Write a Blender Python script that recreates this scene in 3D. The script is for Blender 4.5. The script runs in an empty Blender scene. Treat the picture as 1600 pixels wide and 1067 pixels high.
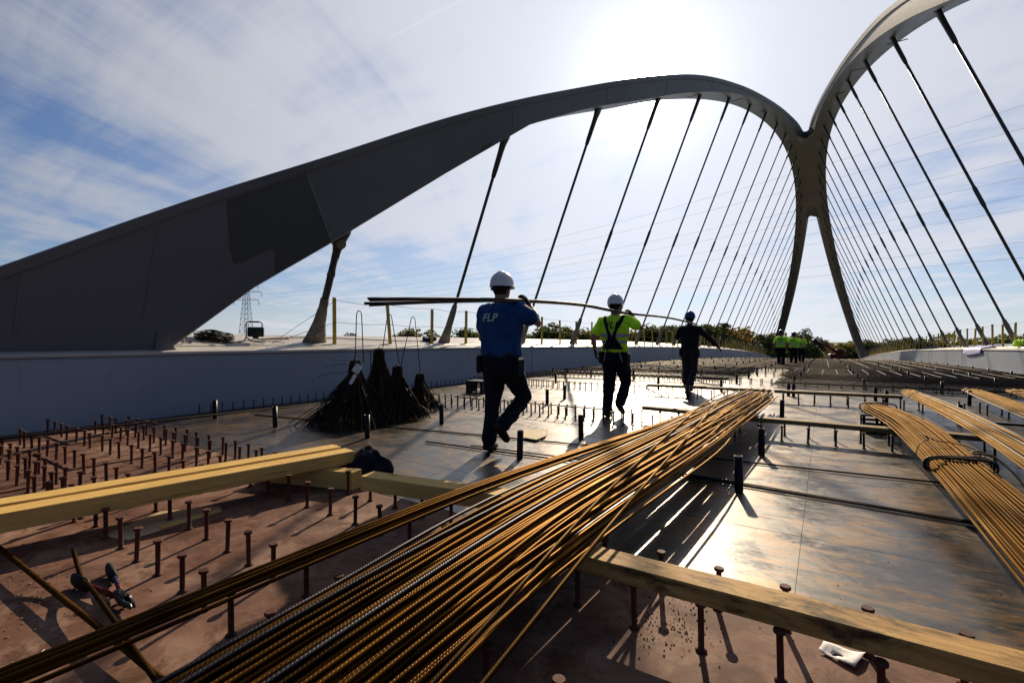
import bpy, bmesh, math, random
from mathutils import Vector, Matrix, noise
from mathutils.bvhtree import BVHTree
random.seed(7)
rad = math.radians
sc = bpy.context.scene
COL = sc.collection

# ---------------------------------------------------------------- camera
YAW = 33.05
cam_d = bpy.data.cameras.new('camera')
cam_o = bpy.data.objects.new('camera', cam_d)
COL.objects.link(cam_o)
cam_d.sensor_width = 36.0
cam_d.lens = 16.875
cam_d.clip_start = 0.02
cam_d.clip_end = 6000
CAMP = Vector((0, 0, 1.15))
cam_o.location = CAMP
cam_o.rotation_euler = (rad(89.81), 0, rad(YAW))
sc.camera = cam_o

# ---------------------------------------------------------------- sun, sky, exposure
SUN_EL = 27.4
SUN_DIR = Vector((-0.298, 0.9546, 0)).normalized() * math.cos(rad(SUN_EL)) + Vector((0, 0, math.sin(rad(SUN_EL))))
sun_d = bpy.data.lights.new('sun', 'SUN')
sun_d.energy = 5.0
sun_d.angle = rad(0.5)
sun_d.color = (1.0, 0.83, 0.60)
sun_o = bpy.data.objects.new('sun', sun_d)
COL.objects.link(sun_o)
sun_o.rotation_euler = SUN_DIR.to_track_quat('Z', 'Y').to_euler()
sc.view_settings.view_transform = 'Standard'
sc.view_settings.look = 'None'
sc.view_settings.exposure = 0.45
sc.view_settings.gamma = 1.0
sc.view_settings.use_curve_mapping = False

world = bpy.data.worlds.new('World')
sc.world = world
world.use_nodes = True


class NG:
    """tiny node-graph helper"""
    def __init__(self, tree):
        self.t = tree
        self.n = tree.nodes
        self.l = tree.links

    def node(self, typ, **kw):
        nd = self.n.new(typ)
        for k, v in kw.items():
            setattr(nd, k, v)
        return nd

    def put(self, sock, val):
        if isinstance(val, bpy.types.NodeSocket):
            self.l.new(val, sock)
        elif val is not None:
            sock.default_value = val

    def math(self, op, a, b=None, c=None, clamp=False):
        nd = self.node('ShaderNodeMath', operation=op, use_clamp=clamp)
        self.put(nd.inputs[0], a)
        if b is not None:
            self.put(nd.inputs[1], b)
        if c is not None:
            self.put(nd.inputs[2], c)
        return nd.outputs[0]

    def vmath(self, op, a, b=None, out=0):
        nd = self.node('ShaderNodeVectorMath', operation=op)
        self.put(nd.inputs[0], a)
        if b is not None:
            self.put(nd.inputs[1], b)
        return nd.outputs[out]

    def noise(self, vec, scale=5, detail=4, rough=0.55, dist=0.0):
        nd = self.node('ShaderNodeTexNoise')
        self.put(nd.inputs['Vector'], vec)
        nd.inputs['Scale'].default_value = scale
        nd.inputs['Detail'].default_value = detail
        nd.inputs['Roughness'].default_value = rough
        nd.inputs['Distortion'].default_value = dist
        return nd.outputs['Fac']

    def ramp(self, fac, stops, interp='LINEAR'):
        nd = self.node('ShaderNodeValToRGB')
        cr = nd.color_ramp
        cr.interpolation = interp
        while len(cr.elements) < len(stops):
            cr.elements.new(0.5)
        for e, (p, c) in zip(cr.elements, stops):
            e.position = p
            e.color = c if len(c) == 4 else (*c, 1)
        self.put(nd.inputs[0], fac)
        return nd.outputs[0]

    def mix(self, fac, a, b, blend='MIX'):
        nd = self.node('ShaderNodeMix', data_type='RGBA', blend_type=blend)
        self.put(nd.inputs[0], fac)
        self.put(nd.inputs[6], a if isinstance(a, bpy.types.NodeSocket) else ((*a, 1) if len(a) == 3 else a))
        self.put(nd.inputs[7], b if isinstance(b, bpy.types.NodeSocket) else ((*b, 1) if len(b) == 3 else b))
        return nd.outputs[2]

    def mapping(self, vec, scale=(1, 1, 1), rot=(0, 0, 0), loc=(0, 0, 0)):
        nd = self.node('ShaderNodeMapping')
        self.put(nd.inputs[0], vec)
        nd.inputs['Location'].default_value = loc
        nd.inputs['Rotation'].default_value = rot
        nd.inputs['Scale'].default_value = scale
        return nd.outputs[0]


def build_world():
    g = NG(world.node_tree)
    g.n.clear()
    out = g.node('ShaderNodeOutputWorld')
    bg = g.node('ShaderNodeBackground')
    g.l.new(bg.outputs[0], out.inputs[0])
    bg.inputs[1].default_value = 0.05
    sky = g.node('ShaderNodeTexSky', sky_type='NISHITA')
    sky.sun_disc = False
    sky.sun_elevation = rad(SUN_EL)
    sky.sun_rotation = math.atan2(SUN_DIR.x, SUN_DIR.y)
    sky.air_density = 1.0
    sky.dust_density = 0.6
    sky.ozone_density = 2.0
    tc = g.node('ShaderNodeTexCoord')
    d = g.vmath('NORMALIZE', tc.outputs['Generated'])
    sep = g.node('ShaderNodeSeparateXYZ')
    g.l.new(d, sep.inputs[0])
    z = g.math('MAXIMUM', sep.outputs[2], 0.0)
    inv = g.math('DIVIDE', 1.0, g.math('ADD', z, 0.10))
    comb = g.node('ShaderNodeCombineXYZ')
    g.put(comb.inputs[0], g.math('MULTIPLY', sep.outputs[0], inv))
    g.put(comb.inputs[1], g.math('MULTIPLY', sep.outputs[1], inv))
    p = comb.outputs[0]
    # streaks run towards a vanishing point left of the bridge axis
    ang = math.atan2(0.911, -0.434)
    pr = g.mapping(g.mapping(p, rot=(0, 0, -ang)), scale=(0.26, 1.1, 1), loc=(3.1, 0.9, 0))
    n1 = g.noise(pr, 1.0, 8, 0.60, 0.7)
    n4 = g.noise(g.mapping(g.mapping(p, rot=(0, 0, -ang + .12)), scale=(0.10, 2.0, 1)), 1.5, 7, 0.62, 0.5)
    n2 = g.noise(g.mapping(p, rot=(0, 0, -ang - 0.10), scale=(0.45, 1.5, 1)), 2.4, 5, 0.58, 0.6)
    n3 = g.noise(p, 0.42, 3, 0.5, 0.2)
    sdot = g.math('MAXIMUM', g.vmath('DOT_PRODUCT', d, tuple(SUN_DIR), out=1), 0.0)
    near = g.math('POWER', sdot, 3.5)
    m = g.math('ADD', g.math('MULTIPLY', n1, 0.9), g.math('ADD', g.math('ADD', g.math('MULTIPLY', n2, 0.42), g.math('MULTIPLY', g.noise(g.mapping(p, rot=(0, 0, -ang - .06), scale=(.35, 1.5, 1)), 5.0, 5, .62, .6), .16)), g.math('MULTIPLY', n4, 0.38)))
    m = g.math('ADD', m, g.math('MULTIPLY', n3, 0.55))
    m = g.math('ADD', m, g.math('MULTIPLY', near, 0.40))
    mask = g.node('ShaderNodeMapRange', interpolation_type='SMOOTHSTEP')
    g.put(mask.inputs[0], m)
    mask.inputs[1].default_value = 1.07
    mask.inputs[2].default_value = 1.56
    hz = g.math('POWER', g.math('SUBTRACT', 1.0, z), 6.0)
    mk = g.math('MAXIMUM', mask.outputs[0], g.math('MAXIMUM', g.math('MULTIPLY', hz, 0.80), g.math('MULTIPLY', g.math('POWER', g.math('SUBTRACT', 1.0, z), 2.2), g.math('MULTIPLY', g.math('POWER', sdot, 2.0), .95))))
    # contrail: a band of a great circle, limited along its length
    def contrail(a, b, w, amt):
        a = Vector(a).normalized(); b = Vector(b).normalized()
        nrm = a.cross(b).normalized(); mid = (a + b).normalized()
        half = math.acos(max(-1, min(1, a.dot(b)))) / 2
        wob = g.math('MULTIPLY', g.math('SUBTRACT', g.noise(d, 22, 5, 0.7), 0.5), w * 5.0)
        off = g.math('ABSOLUTE', g.math('ADD', g.vmath('DOT_PRODUCT', d, tuple(nrm), out=1), wob))
        band = g.math('MULTIPLY', g.math('SUBTRACT', 1.0, g.math('DIVIDE', off, w), clamp=True), g.noise(d, 60, 4, .7))
        lim = g.math('GREATER_THAN', g.vmath('DOT_PRODUCT', d, tuple(mid), out=1), math.cos(half))
        return g.math('MULTIPLY', g.math('MULTIPLY', band, lim), amt)
    F = Vector((-0.5454, 0.8382, 0)); R = Vector((0.8382, 0.5454, 0))
    def pix(x, y):
        return F + R * ((x - 800) / 750) + Vector((0, 0, (531 - y) / 750))
    ct = g.math('ADD', contrail(pix(604, 63), pix(732, -4), 0.0035, 0.75), contrail(pix(362, 187), pix(408, 162), 0.003, 0.35))
    mk = g.math('MAXIMUM', mk, ct)
    g1 = g.math('POWER', sdot, 3.0)
    g2 = g.math('POWER', sdot, 22.0)
    g3 = g.math('POWER', sdot, 160.0)
    g4 = g.math('POWER', sdot, 2600.0)
    lum = g.math('ADD', 1.7, g.math('MULTIPLY', sdot, 8.4))
    lum = g.math('ADD', lum, g.math('MULTIPLY', g1, 1.6))
    lum = g.math('ADD', lum, g.math('MULTIPLY', g2, 2.2))
    lum = g.math('ADD', lum, g.math('MULTIPLY', g3, 7.5))
    lum = g.math('ADD', lum, g.math('MULTIPLY', g4, 1200.0))
    lum = g.math('ADD', lum, g.math('MULTIPLY', hz, 3.0))
    lum = g.math('ADD', lum, g.math('MULTIPLY', ct, 1.8))
    cc = g.node('ShaderNodeCombineColor')
    g.put(cc.inputs[0], g.math('MULTIPLY', lum, 0.955))
    g.put(cc.inputs[1], g.math('MULTIPLY', lum, 0.985))
    g.put(cc.inputs[2], g.math('MULTIPLY', lum, 1.09))
    skyc = g.mix(1.0, sky.outputs[0], (SKY_TINT[0], SKY_TINT[1], SKY_TINT[2], 1), 'MULTIPLY')
    col = g.mix(g.math('MULTIPLY', mk, 0.93), skyc, cc.outputs[0])
    g.l.new(col, bg.inputs[0])


SKY_TINT = (0.56, 0.83, 1.20)
build_world()

# ---------------------------------------------------------------- helpers
FW = Vector((-math.sin(rad(YAW)), math.cos(rad(YAW)), 0))
RT = Vector((math.cos(rad(YAW)), math.sin(rad(YAW)), 0))


def at(px, py, z=0.0):
    """point of the horizontal plane z under a pixel of the photograph (used to take positions)"""
    dep = 750 * (1.15 - z) / (py - 531)
    p = FW * dep + RT * ((px - 800) / 750 * dep)
    return Vector((p.x, p.y, z))


def atd(px, dep, z=0.0):
    p = FW * dep + RT * ((px - 800) / 750 * dep)
    return Vector((p.x, p.y, z))


def proj(p):
    d = Vector(p) - CAMP
    dep = d.dot(FW)
    if dep < 0.05:
        return None
    return 800 + 750 * d.dot(RT) / dep, 531 - 750 * d.z / dep, dep


def camber(y):
    return -0.00028 * y * y if y > 0 else 0.0


def setp(o, label=None, cat=None, group=None, kind=None):
    if label:
        o['label'] = label
    if cat:
        o['category'] = cat
    if group:
        o['group'] = group
    if kind:
        o['kind'] = kind
    return o


def link(name, me, parent=None, loc=None, rot=None):
    o = bpy.data.objects.new(name, me)
    COL.objects.link(o)
    if parent is not None:
        o.parent = parent
    if loc is not None:
        o.location = loc
    if rot is not None:
        o.rotation_euler = rot
    return o


def empty(name, loc=(0, 0, 0), rz=0.0, **kw):
    o = bpy.data.objects.new(name, None)
    COL.objects.link(o)
    o.empty_display_size = 0.1
    o.location = loc
    o.rotation_euler = (0, 0, rz)
    setp(o, **kw)
    return o


class MB:
    """mesh builder with uv"""
    def __init__(self):
        self.v = []
        self.f = []
        self.uv = []   # per face list of uvs or None
        self.sm = []

    def face(self, idx, uv=None, smooth=False):
        self.f.append(tuple(idx)); self.uv.append(uv); self.sm.append(smooth)

    def box(self, c, s, rz=0.0, rot=None, bevel=0.0):
        c = Vector(c)
        M = rot if rot is not None else Matrix.Rotation(rz, 3, 'Z')
        hx, hy, hz = s[0] / 2, s[1] / 2, s[2] / 2
        b = min(bevel, hx * .9, hy * .9, hz * .9)
        if b <= 0:
            n = len(self.v)
            for sx in (-1, 1):
                for sy in (-1, 1):
                    for sz in (-1, 1):
                        self.v.append(c + M @ Vector((sx * hx, sy * hy, sz * hz)))
            for q in ((0, 1, 3, 2), (4, 6, 7, 5), (0, 4, 5, 1), (2, 3, 7, 6), (0, 2, 6, 4), (1, 5, 7, 3)):
                self.face([n + i for i in q])
            return
        bm = bmesh.new()
        bmesh.ops.create_cube(bm, size=1)
        for v in bm.verts:
            v.co = Vector((v.co.x * s[0], v.co.y * s[1], v.co.z * s[2]))
        bmesh.ops.bevel(bm, geom=list(bm.edges), offset=b, segments=1, affect='EDGES')
        n = len(self.v)
        bm.verts.index_update()
        for v in bm.verts:
            self.v.append(c + M @ v.co)
        for f in bm.faces:
            self.face([n + v.index for v in f.verts])
        bm.free()

    def rings(self, rings, closed=True, cap=True, smooth=True, uvs=None):
        n0 = len(self.v)
        k = len(rings[0])
        for r in rings:
            self.v.extend(Vector(p) for p in r)
        for i in range(len(rings) - 1):
            for j in range(k if closed else k - 1):
                a = n0 + i * k + j
                b = n0 + i * k + (j + 1) % k
                c = n0 + (i + 1) * k + (j + 1) % k
                d = n0 + (i + 1) * k + j
                uv = None
                if uvs is not None:
                    u0, u1 = j / k, (j + 1) / k
                    uv = ((u0, uvs[i]), (u1, uvs[i]), (u1, uvs[i + 1]), (u0, uvs[i + 1]))
                self.face((a, b, c, d), uv, smooth)
        if cap and closed:
            self.face([n0 + j for j in reversed(range(k))])
            self.face([n0 + (len(rings) - 1) * k + j for j in range(k)])

    def tube(self, pts, r, sides=8, cap=True, smooth=True, flat=1.0, v0=0.0):
        pts = [Vector(p) for p in pts]
        rs = r if isinstance(r, (list, tuple)) else [r] * len(pts)
        rings = []
        L = [v0]
        up = Vector((0, 0, 1))
        prev = None
        for i, p in enumerate(pts):
            if i == 0:
                t = pts[1] - pts[0]
            elif i == len(pts) - 1:
                t = pts[-1] - pts[-2]
            else:
                t = (pts[i + 1] - p).normalized() + (p - pts[i - 1]).normalized()
            t.normalize()
            if prev is None:
                a = up if abs(t.z) < 0.95 else Vector((1, 0, 0))
                u = t.cross(a).normalized()
            else:
                u = (prev - t * prev.dot(t)).normalized()
            prev = u
            w = u.cross(t).normalized()
            rings.append([p + (u * math.cos(2 * math.pi * j / sides) + w * math.sin(2 * math.pi * j / sides) * flat) * rs[i] for j in range(sides)])
            if i:
                L.append(L[-1] + (p - pts[i - 1]).length)
        self.rings(rings, True, cap, smooth, L)

    def lathe(self, prof, c=(0, 0, 0), sides=16, smooth=True, axis=None):
        c = Vector(c)
        rings = []
        for r, z in prof:
            rings.append([c + Vector((r * math.cos(2 * math.pi * j / sides), r * math.sin(2 * math.pi * j / sides), z)) for j in range(sides)])
        if axis is not None:
            q = Vector((0, 0, 1)).rotation_difference(Vector(axis)).to_matrix()
            rings = [[c + q @ (p - c) for p in r] for r in rings]
        self.rings(rings, True, True, smooth)

    def mesh(self, name, mat):
        me = bpy.data.meshes.new(name)
        me.from_pydata([tuple(v) for v in self.v], [], self.f)
        if any(u is not None for u in self.uv):
            ul = me.uv_layers.new(name='uv')
            for p, u in zip(me.polygons, self.uv):
                if u:
                    for li, q in zip(p.loop_indices, u):
                        ul.data[li].uv = q
        me.polygons.foreach_set('use_smooth', self.sm)
        if mat:
            me.materials.append(mat)
        me.update()
        return me

    def build(self, name, mat, parent=None, **kw):
        return link(name, self.mesh(name, mat), parent, **kw)


def fix_normals(me):
    bm = bmesh.new()
    bm.from_mesh(me)
    bmesh.ops.recalc_face_normals(bm, faces=bm.faces)
    bm.to_mesh(me)
    bm.free()
    return me


# ---------------------------------------------------------------- materials
def new_mat(name):
    m = bpy.data.materials.new(name)
    m.use_nodes = True
    g = NG(m.node_tree)
    b = g.n.get('Principled BSDF')
    return m, g, b


def bump(g, b, h, strength=0.3, dist=0.01):
    bn = g.node('ShaderNodeBump')
    bn.inputs['Strength'].default_value = strength
    bn.inputs['Distance'].default_value = dist
    g.put(bn.inputs['Height'], h)
    g.l.new(bn.outputs[0], b.inputs['Normal'])


def pos(g):
    return g.node('ShaderNodeNewGeometry').outputs['Position']


def objc(g):
    return g.node('ShaderNodeTexCoord').outputs['Object']


def simple(name, c1, c2=None, scale=8, rough=0.6, metal=0.0, bs=0.2, bd=0.004, bscale=None, r2=None, coord='pos', det=5, lo=.35, hi=.68, spec=0.22):
    if name not in KEEP:
        c1 = tuple(x * .48 for x in c1)
        c2 = tuple(x * .48 for x in c2) if c2 else None
    m, g, b = new_mat(name)
    v = pos(g) if coord == 'pos' else objc(g)
    n = g.noise(v, scale, det, 0.62)
    c2 = c2 or tuple(x * .7 for x in c1)
    g.l.new(g.ramp(n, [(lo, c2), (hi, c1)]), b.inputs['Base Color'])
    b.inputs['Metallic'].default_value = metal
    b.inputs['Specular IOR Level'].default_value = spec
    if r2 is None:
        b.inputs['Roughness'].default_value = rough
    else:
        g.l.new(g.ramp(n, [(.3, (r2,) * 3), (.7, (rough,) * 3)]), b.inputs['Roughness'])
    if bs:
        bump(g, b, g.noise(v, bscale or scale * 6, 4, 0.6), bs, bd)
    return m


M = {}
KEEP = ('sunlit_white_girder_paint', 'yellow_green_hi_vis', 'white_helmet_shell', 'white_paper', 'grey_reflective_tape', 'lavender_sheet', 'pale_print', 'galvanised_steel', 'dark_leaves', 'olive_leaves', 'ochre_leaves', 'yellow_post_paint', 'skin', 'meadow_grass', 'hanger_socket_primer', 'blue_cotton')


def mat_paint(name, c1, c2, cs, amt=.35):
    m, g, b = new_mat(name)
    v = pos(g)
    big = g.noise(g.mapping(v, scale=(1, .5, 1)), 0.35, 3, .5)
    strk = g.noise(g.mapping(v, scale=(1.2, 2.2, .10)), 3.0, 6, .65)
    c = g.ramp(big, [(.38, c1), (.62, c2)])
    c = g.mix(g.ramp(strk, [(.58, (0, 0, 0)), (.80, (amt,) * 3)]), c, cs)
    dn = g.ramp(g.noise(v, 3.2, 8, .75, .5), [(.60, (0, 0, 0)), (.68, (amt * .9,) * 3)])
    c = g.mix(dn, c, cs)
    g.l.new(c, b.inputs['Base Color'])
    fine = g.noise(v, 14, 5, .6)
    g.l.new(g.ramp(fine, [(.3, (.34,) * 3), (.7, (.55,) * 3)]), b.inputs['Roughness'])
    b.inputs['Specular IOR Level'].default_value = .25
    bump(g, b, g.noise(v, 1.3, 2, .5), .12, .02)
    return m


def mat_rebar(name, rust, dark, steel_share, metal=.35, rough=.42, ribs=True):
    m, g, b = new_mat(name)
    v = pos(g)
    n = g.noise(g.mapping(v, scale=(6, 1.2, 6)), 2.2, 5, .65)
    oi = g.node('ShaderNodeObjectInfo').outputs['Random']
    rustc = g.ramp(n, [(.3, dark), (.52, tuple(.5 * (a + c) for a, c in zip(rust, dark))), (.72, rust)])
    steel = g.ramp(n, [(.3, (.02, .023, .03)), (.7, (.055, .06, .068))])
    f = g.math('LESS_THAN', oi, steel_share)
    f = g.math('MULTIPLY', f, .8)
    f = g.math('ADD', f, g.math('MULTIPLY', g.math('GREATER_THAN', g.noise(v, 3.5, 3, .6), .64), .12), clamp=True)
    c = g.mix(f, rustc, steel)
    k = g.math('ADD', .4, g.math('MULTIPLY', g.math('FRACT', g.math('MULTIPLY', oi, 7.31)), 1.1))
    cc = g.node('ShaderNodeCombineColor')
    for i in range(3):
        g.put(cc.inputs[i], k)
    c = g.mix(1.0, c, cc.outputs[0], 'MULTIPLY')
    g.l.new(c, b.inputs['Base Color'])
    g.put(b.inputs['Metallic'], g.math('ADD', g.math('MULTIPLY', f, .25), metal))
    g.l.new(g.ramp(n, [(.3, (rough - .08,) * 3), (.7, (rough + .14,) * 3)]), b.inputs['Roughness'])
    b.inputs['Specular IOR Level'].default_value = .2
    g.put(b.inputs['Specular Tint'], g.mix(f, (.88, .70, .52), (.85, .87, .9)))
    if ribs:
        uv = g.node('ShaderNodeTexCoord').outputs['UV']
        s = g.node('ShaderNodeSeparateXYZ')
        g.l.new(uv, s.inputs[0])
        tri = g.math('ABSOLUTE', g.math('SUBTRACT', g.math('FRACT', g.math('MULTIPLY', s.outputs[0], 2.0)), .5))
        ph = g.math('ADD', g.math('MULTIPLY', s.outputs[1], 1 / .0125), g.math('MULTIPLY', tri, 2.2))
        w = g.math('SINE', g.math('MULTIPLY', ph, 2 * math.pi))
        w = g.math('POWER', g.math('MAXIMUM', w, 0.0), .7)
        bump(g, b, w, .32, .0022)
    return m


def mat_timber(name, light, dark, dirt=0.0, dirtc=(.05, .035, .02)):
    m, g, b = new_mat(name)
    v = objc(g)
    st = g.mapping(v, scale=(1.2, 22, 22))
    n = g.noise(st, 1.6, 6, .6, .5)
    c = g.ramp(n, [(.3, dark), (.5, tuple(.5 * (a + d) for a, d in zip(light, dark))), (.7, light)])
    fine = g.noise(g.mapping(v, scale=(5, 150, 150)), 2, 5, .65)
    c = g.mix(g.ramp(fine, [(.38, (.35,) * 3), (.56, (0, 0, 0))]), c, dark)
    vo = g.node('ShaderNodeTexVoronoi')
    g.put(vo.inputs['Vector'], g.mapping(v, scale=(2.2, 6, 6), loc=(3.3, .4, .2)))
    vo.inputs['Scale'].default_value = 1.0
    c = g.mix(g.ramp(vo.outputs['Distance'], [(.05, (.8,) * 3), (.13, (0, 0, 0))]), c, tuple(x * .35 for x in dark))
    ck = g.noise(g.mapping(v, scale=(1.6, 60, 60)), 1.0, 3, .5)
    c = g.mix(g.ramp(ck, [(.30, (.85,) * 3), (.345, (0, 0, 0))]), c, tuple(x * .25 for x in dark))
    blot = g.noise(g.mapping(v, scale=(1, 3, 3)), 4.0, 6, .7)
    c = g.mix(g.ramp(blot, [(.55, (0, 0, 0)), (.75, (.35,) * 3)]), c, tuple(x * .5 for x in dark))
    if dirt:
        dn = g.noise(g.mapping(v, scale=(1, 2.5, 2.5)), 3.2, 7, .72, .4)
        c = g.mix(g.ramp(dn, [(.62 - dirt * .25, (0, 0, 0)), (.72 - dirt * .2, (.9,) * 3)]), c, dirtc)
    g.l.new(c, b.inputs['Base Color'])
    b.inputs['Roughness'].default_value = .7
    b.inputs['Specular IOR Level'].default_value = .15
    bump(g, b, fine, .35, .003)
    return m


def mat_plate():
    m, g, b = new_mat('plate_sheet')
    v = pos(g)
    oi = g.node('ShaderNodeObjectInfo').outputs['Random']
    cl = g.noise(v, 1.3, 7, .7, .8)
    sm = g.noise(g.mapping(v, rot=(0, 0, .55), scale=(1, 3.2, 1)), 2.3, 7, .7, 1.6)
    wipe = g.noise(g.mapping(v, rot=(0, 0, -.35), scale=(1.1, 2.6, 1)), 1.9, 8, .72, 2.6)
    pud = g.ramp(g.noise(v, 1.1, 6, .62, .5), [(.50, (0, 0, 0)), (.525, (1, 1, 1))])
    drip = g.ramp(g.noise(v, 17, 6, .7, .4), [(.57, (0, 0, 0)), (.62, (1, 1, 1))])
    sp = g.noise(v, 38, 5, .72)
    scr = g.noise(g.mapping(v, rot=(0, 0, .9), scale=(2, 60, 1)), 3.0, 4, .6, .3)
    c = g.ramp(cl, [(.34, (0.0272, 0.0264, 0.0264)), (.5, (0.06, 0.0584, 0.0576)), (.66, (0.112, 0.1056, 0.0976))])
    rust = g.ramp(g.math('MULTIPLY', sm, g.math('ADD', .55, cl)), [(.49, (0, 0, 0)), (.60, (.92,) * 3)])
    c = g.mix(rust, c, (.13, .068, .024))
    c = g.mix(g.ramp(wipe, [(.56, (0, 0, 0)), (.70, (.6,) * 3)]), c, (.12, .115, .105))
    c = g.mix(g.ramp(sp, [(.60, (0, 0, 0)), (.70, (.75,) * 3)]), c, (.022, .016, .011))
    c = g.mix(g.math('MULTIPLY', pud, .22), c, (.03, .026, .022))
    c = g.mix(g.math('MULTIPLY', drip, .45), c, (.05, .032, .018))
    k = g.math('ADD', .8, g.math('MULTIPLY', oi, .4))
    kc = g.node('ShaderNodeCombineColor')
    for i in range(3):
        g.put(kc.inputs[i], k)
    c = g.mix(1.0, c, kc.outputs[0], 'MULTIPLY')
    g.l.new(c, b.inputs['Base Color'])
    b.inputs['Metallic'].default_value = .55
    b.inputs['Specular IOR Level'].default_value = .55
    r = g.math('ADD', g.math('MULTIPLY', cl, .34), g.math('MULTIPLY', sm, .34))
    r = g.math('ADD', r, g.math('MULTIPLY', wipe, .22))
    r = g.math('ADD', r, g.math('MULTIPLY', pud, .07))
    r = g.math('ADD', r, g.math('MULTIPLY', drip, .10))
    r = g.math('ADD', r, g.math('MULTIPLY', sp, .08))
    g.put(b.inputs['Roughness'], g.math('ADD', r, -.14))
    h = g.math('ADD', g.noise(v, 1.8, 4, .6), g.math('MULTIPLY', sp, .05))
    h = g.math('ADD', h, g.math('MULTIPLY', scr, .03))
    bump(g, b, h, .20, .010)
    return m


def mat_primer():
    m, g, b = new_mat('red_primer')
    v = pos(g)
    n = g.noise(v, 1.7, 6, .66, .4)
    d = g.noise(v, 5.5, 7, .72, .5)
    s = g.noise(v, 70, 3, .7)
    c = g.ramp(n, [(.36, (.085, .036, .024)), (.50, (.155, .078, .052)), (.64, (.24, .15, .105))])
    c = g.mix(g.ramp(d, [(.50, (0, 0, 0)), (.62, (.8,) * 3)]), c, (.058, .021, .010))
    c = g.mix(g.ramp(s, [(.6, (0, 0, 0)), (.75, (.45,) * 3)]), c, (.16, .115, .075))
    st_ = g.ramp(g.noise(v, 2.4, 7, .68, .8), [(.53, (0, 0, 0)), (.56, (.5,) * 3)])
    c = g.mix(st_, c, (.075, .03, .016))
    dst = g.ramp(g.noise(v, 24, 6, .75), [(.60, (0, 0, 0)), (.66, (.6,) * 3)])
    c = g.mix(dst, c, (.19, .135, .09))
    g.l.new(c, b.inputs['Base Color'])
    b.inputs['Roughness'].default_value = .75
    b.inputs['Specular IOR Level'].default_value = .15
    bump(g, b, g.math('ADD', d, g.math('MULTIPLY', s, .3)), .25, .004)
    return m


def sss_mat(*a, **k):
    m = simple(*a, **k)
    b = m.node_tree.nodes['Principled BSDF']
    b.inputs['Subsurface Weight'].default_value = .65
    b.inputs['Subsurface Radius'].default_value = (1.0, 1.0, .2)
    b.inputs['Subsurface Scale'].default_value = .12
    return m


M['paint'] = mat_paint('grey_paint', (.098, .104, .12), (.132, .138, .154), (.075, .07, .065))
M['girder_paint'] = mat_paint('blue_grey_girder_paint', (.235, .265, .315), (.30, .335, .39), (.15, .15, .15), .5)
M['weld'] = simple('painted_weld', (.36, .37, .40), (.25, .26, .28), 6, .5, bs=.1)
M['patch'] = simple('grey_touch_up_paint', (.15, .165, .175), (.13, .14, .15), 1.2, .42, bs=.05)
M['sunlit_white_paint'] = simple('sunlit_white_girder_paint', (0.48, 0.456, 0.424), (0.368, 0.344, 0.312), 1.5, .45, bs=.05)  # girder paint with the sunlight on its top put into the colour
M['rod'] = simple('hanger_rod_steel', (.17, .172, .175), (.11, .11, .115), 3, .42, .3, bs=.05)
M['socket'] = simple('hanger_socket_primer', (.25, .22, .16), (.12, .105, .085), 3.5, .55, .1, bs=.2)
M['yellow'] = simple('yellow_post_paint', (.52, .36, .035), (.36, .25, .03), 5, .5, bs=.1)
M['string'] = simple('grey_cord', (.05, .05, .05), None, 5, .8, bs=0)
M['primer'] = mat_primer()
M['stud_red'] = simple('stud_red_primer', (.20, .070, .050), (.11, .038, .026), 30, .75, .0, spec=.2, bs=.25, bd=.001)
M['stud_grey'] = simple('stud_steel', (.13, .135, .15), (.07, .07, .08), 30, .42, .5, bs=.2, bd=.001)
M['black'] = simple('black_plastic', (.014, .014, .015), (.008, .008, .009), 20, .42, bs=.15, bd=.001)
M['rubber'] = simple('black_rubber', (.02, .02, .02), (.011, .011, .011), 20, .65, bs=.2, bd=.002)
M['plate'] = mat_plate()
M['rebar'] = mat_rebar('rebar_rusty', (0.1102, 0.0457, 0.005304), (0.01142, 0.004488, 0.001224), .11, .8, .40)
M['rebar_orange'] = mat_rebar('rebar_orange_rust', (0.05902, 0.02292, 0.002083), (0.009723, 0.003819, 0.0006944), .0, .8, .58)
M['rebar_pale'] = mat_rebar('rebar_pale', (0.0392, 0.02038, 0.004704), (0.008624, 0.004704, 0.001568), .2, .8, .50)
M['rebar_dark'] = mat_rebar('rebar_dark', (0.032, 0.0208, 0.0136), (0.0128, 0.0096, 0.008), .3, .2, .5)
M['mat_bar'] = mat_rebar('rebar_mat_steel', (.045, .035, .03), (.018, .017, .02), .35, .2, .5, ribs=False)
M['wire'] = simple('dark_steel_wire', (.085, .05, .022), (.025, .017, .011), 12, .5, .4, bs=0)
M['crumb'] = simple('rust_crumb', (.03, .018, .010), None, 30, .95, bs=0, spec=.1)
M['timber'] = mat_timber('new_timber', (0.64, 0.424, 0.136), (0.48, 0.288, 0.08))
M['timber_dirty'] = mat_timber('dirty_timber', (0.528, 0.32, 0.104), (0.256, 0.136, 0.04), .5, (0.024, 0.016, 0.0088))
M['timber_old'] = mat_timber('grey_timber', (0.288, 0.188, 0.08), (0.144, 0.088, 0.036), .2, (0.024, 0.016, 0.0096))
M['ply'] = mat_timber('plywood', (.5, .4, .24), (.38, .28, .15), .1)
M['paper'] = simple('white_paper', (.7, .68, .66), (.5, .48, .46), 20, .7, bs=.1)
M['chips'] = simple('wood_chips', (.5, .38, .22), (.3, .2, .1), 40, .8, bs=0)
M['cloth_navy'] = simple('navy_cloth', (.016, .015, .034), (.009, .008, .02), 25, .85, bs=.3, bd=.003)
M['denim'] = simple('dark_blue_trousers', (.014, .016, .032), (.008, .009, .018), 14, .85, bs=.35, bd=.006)
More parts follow.
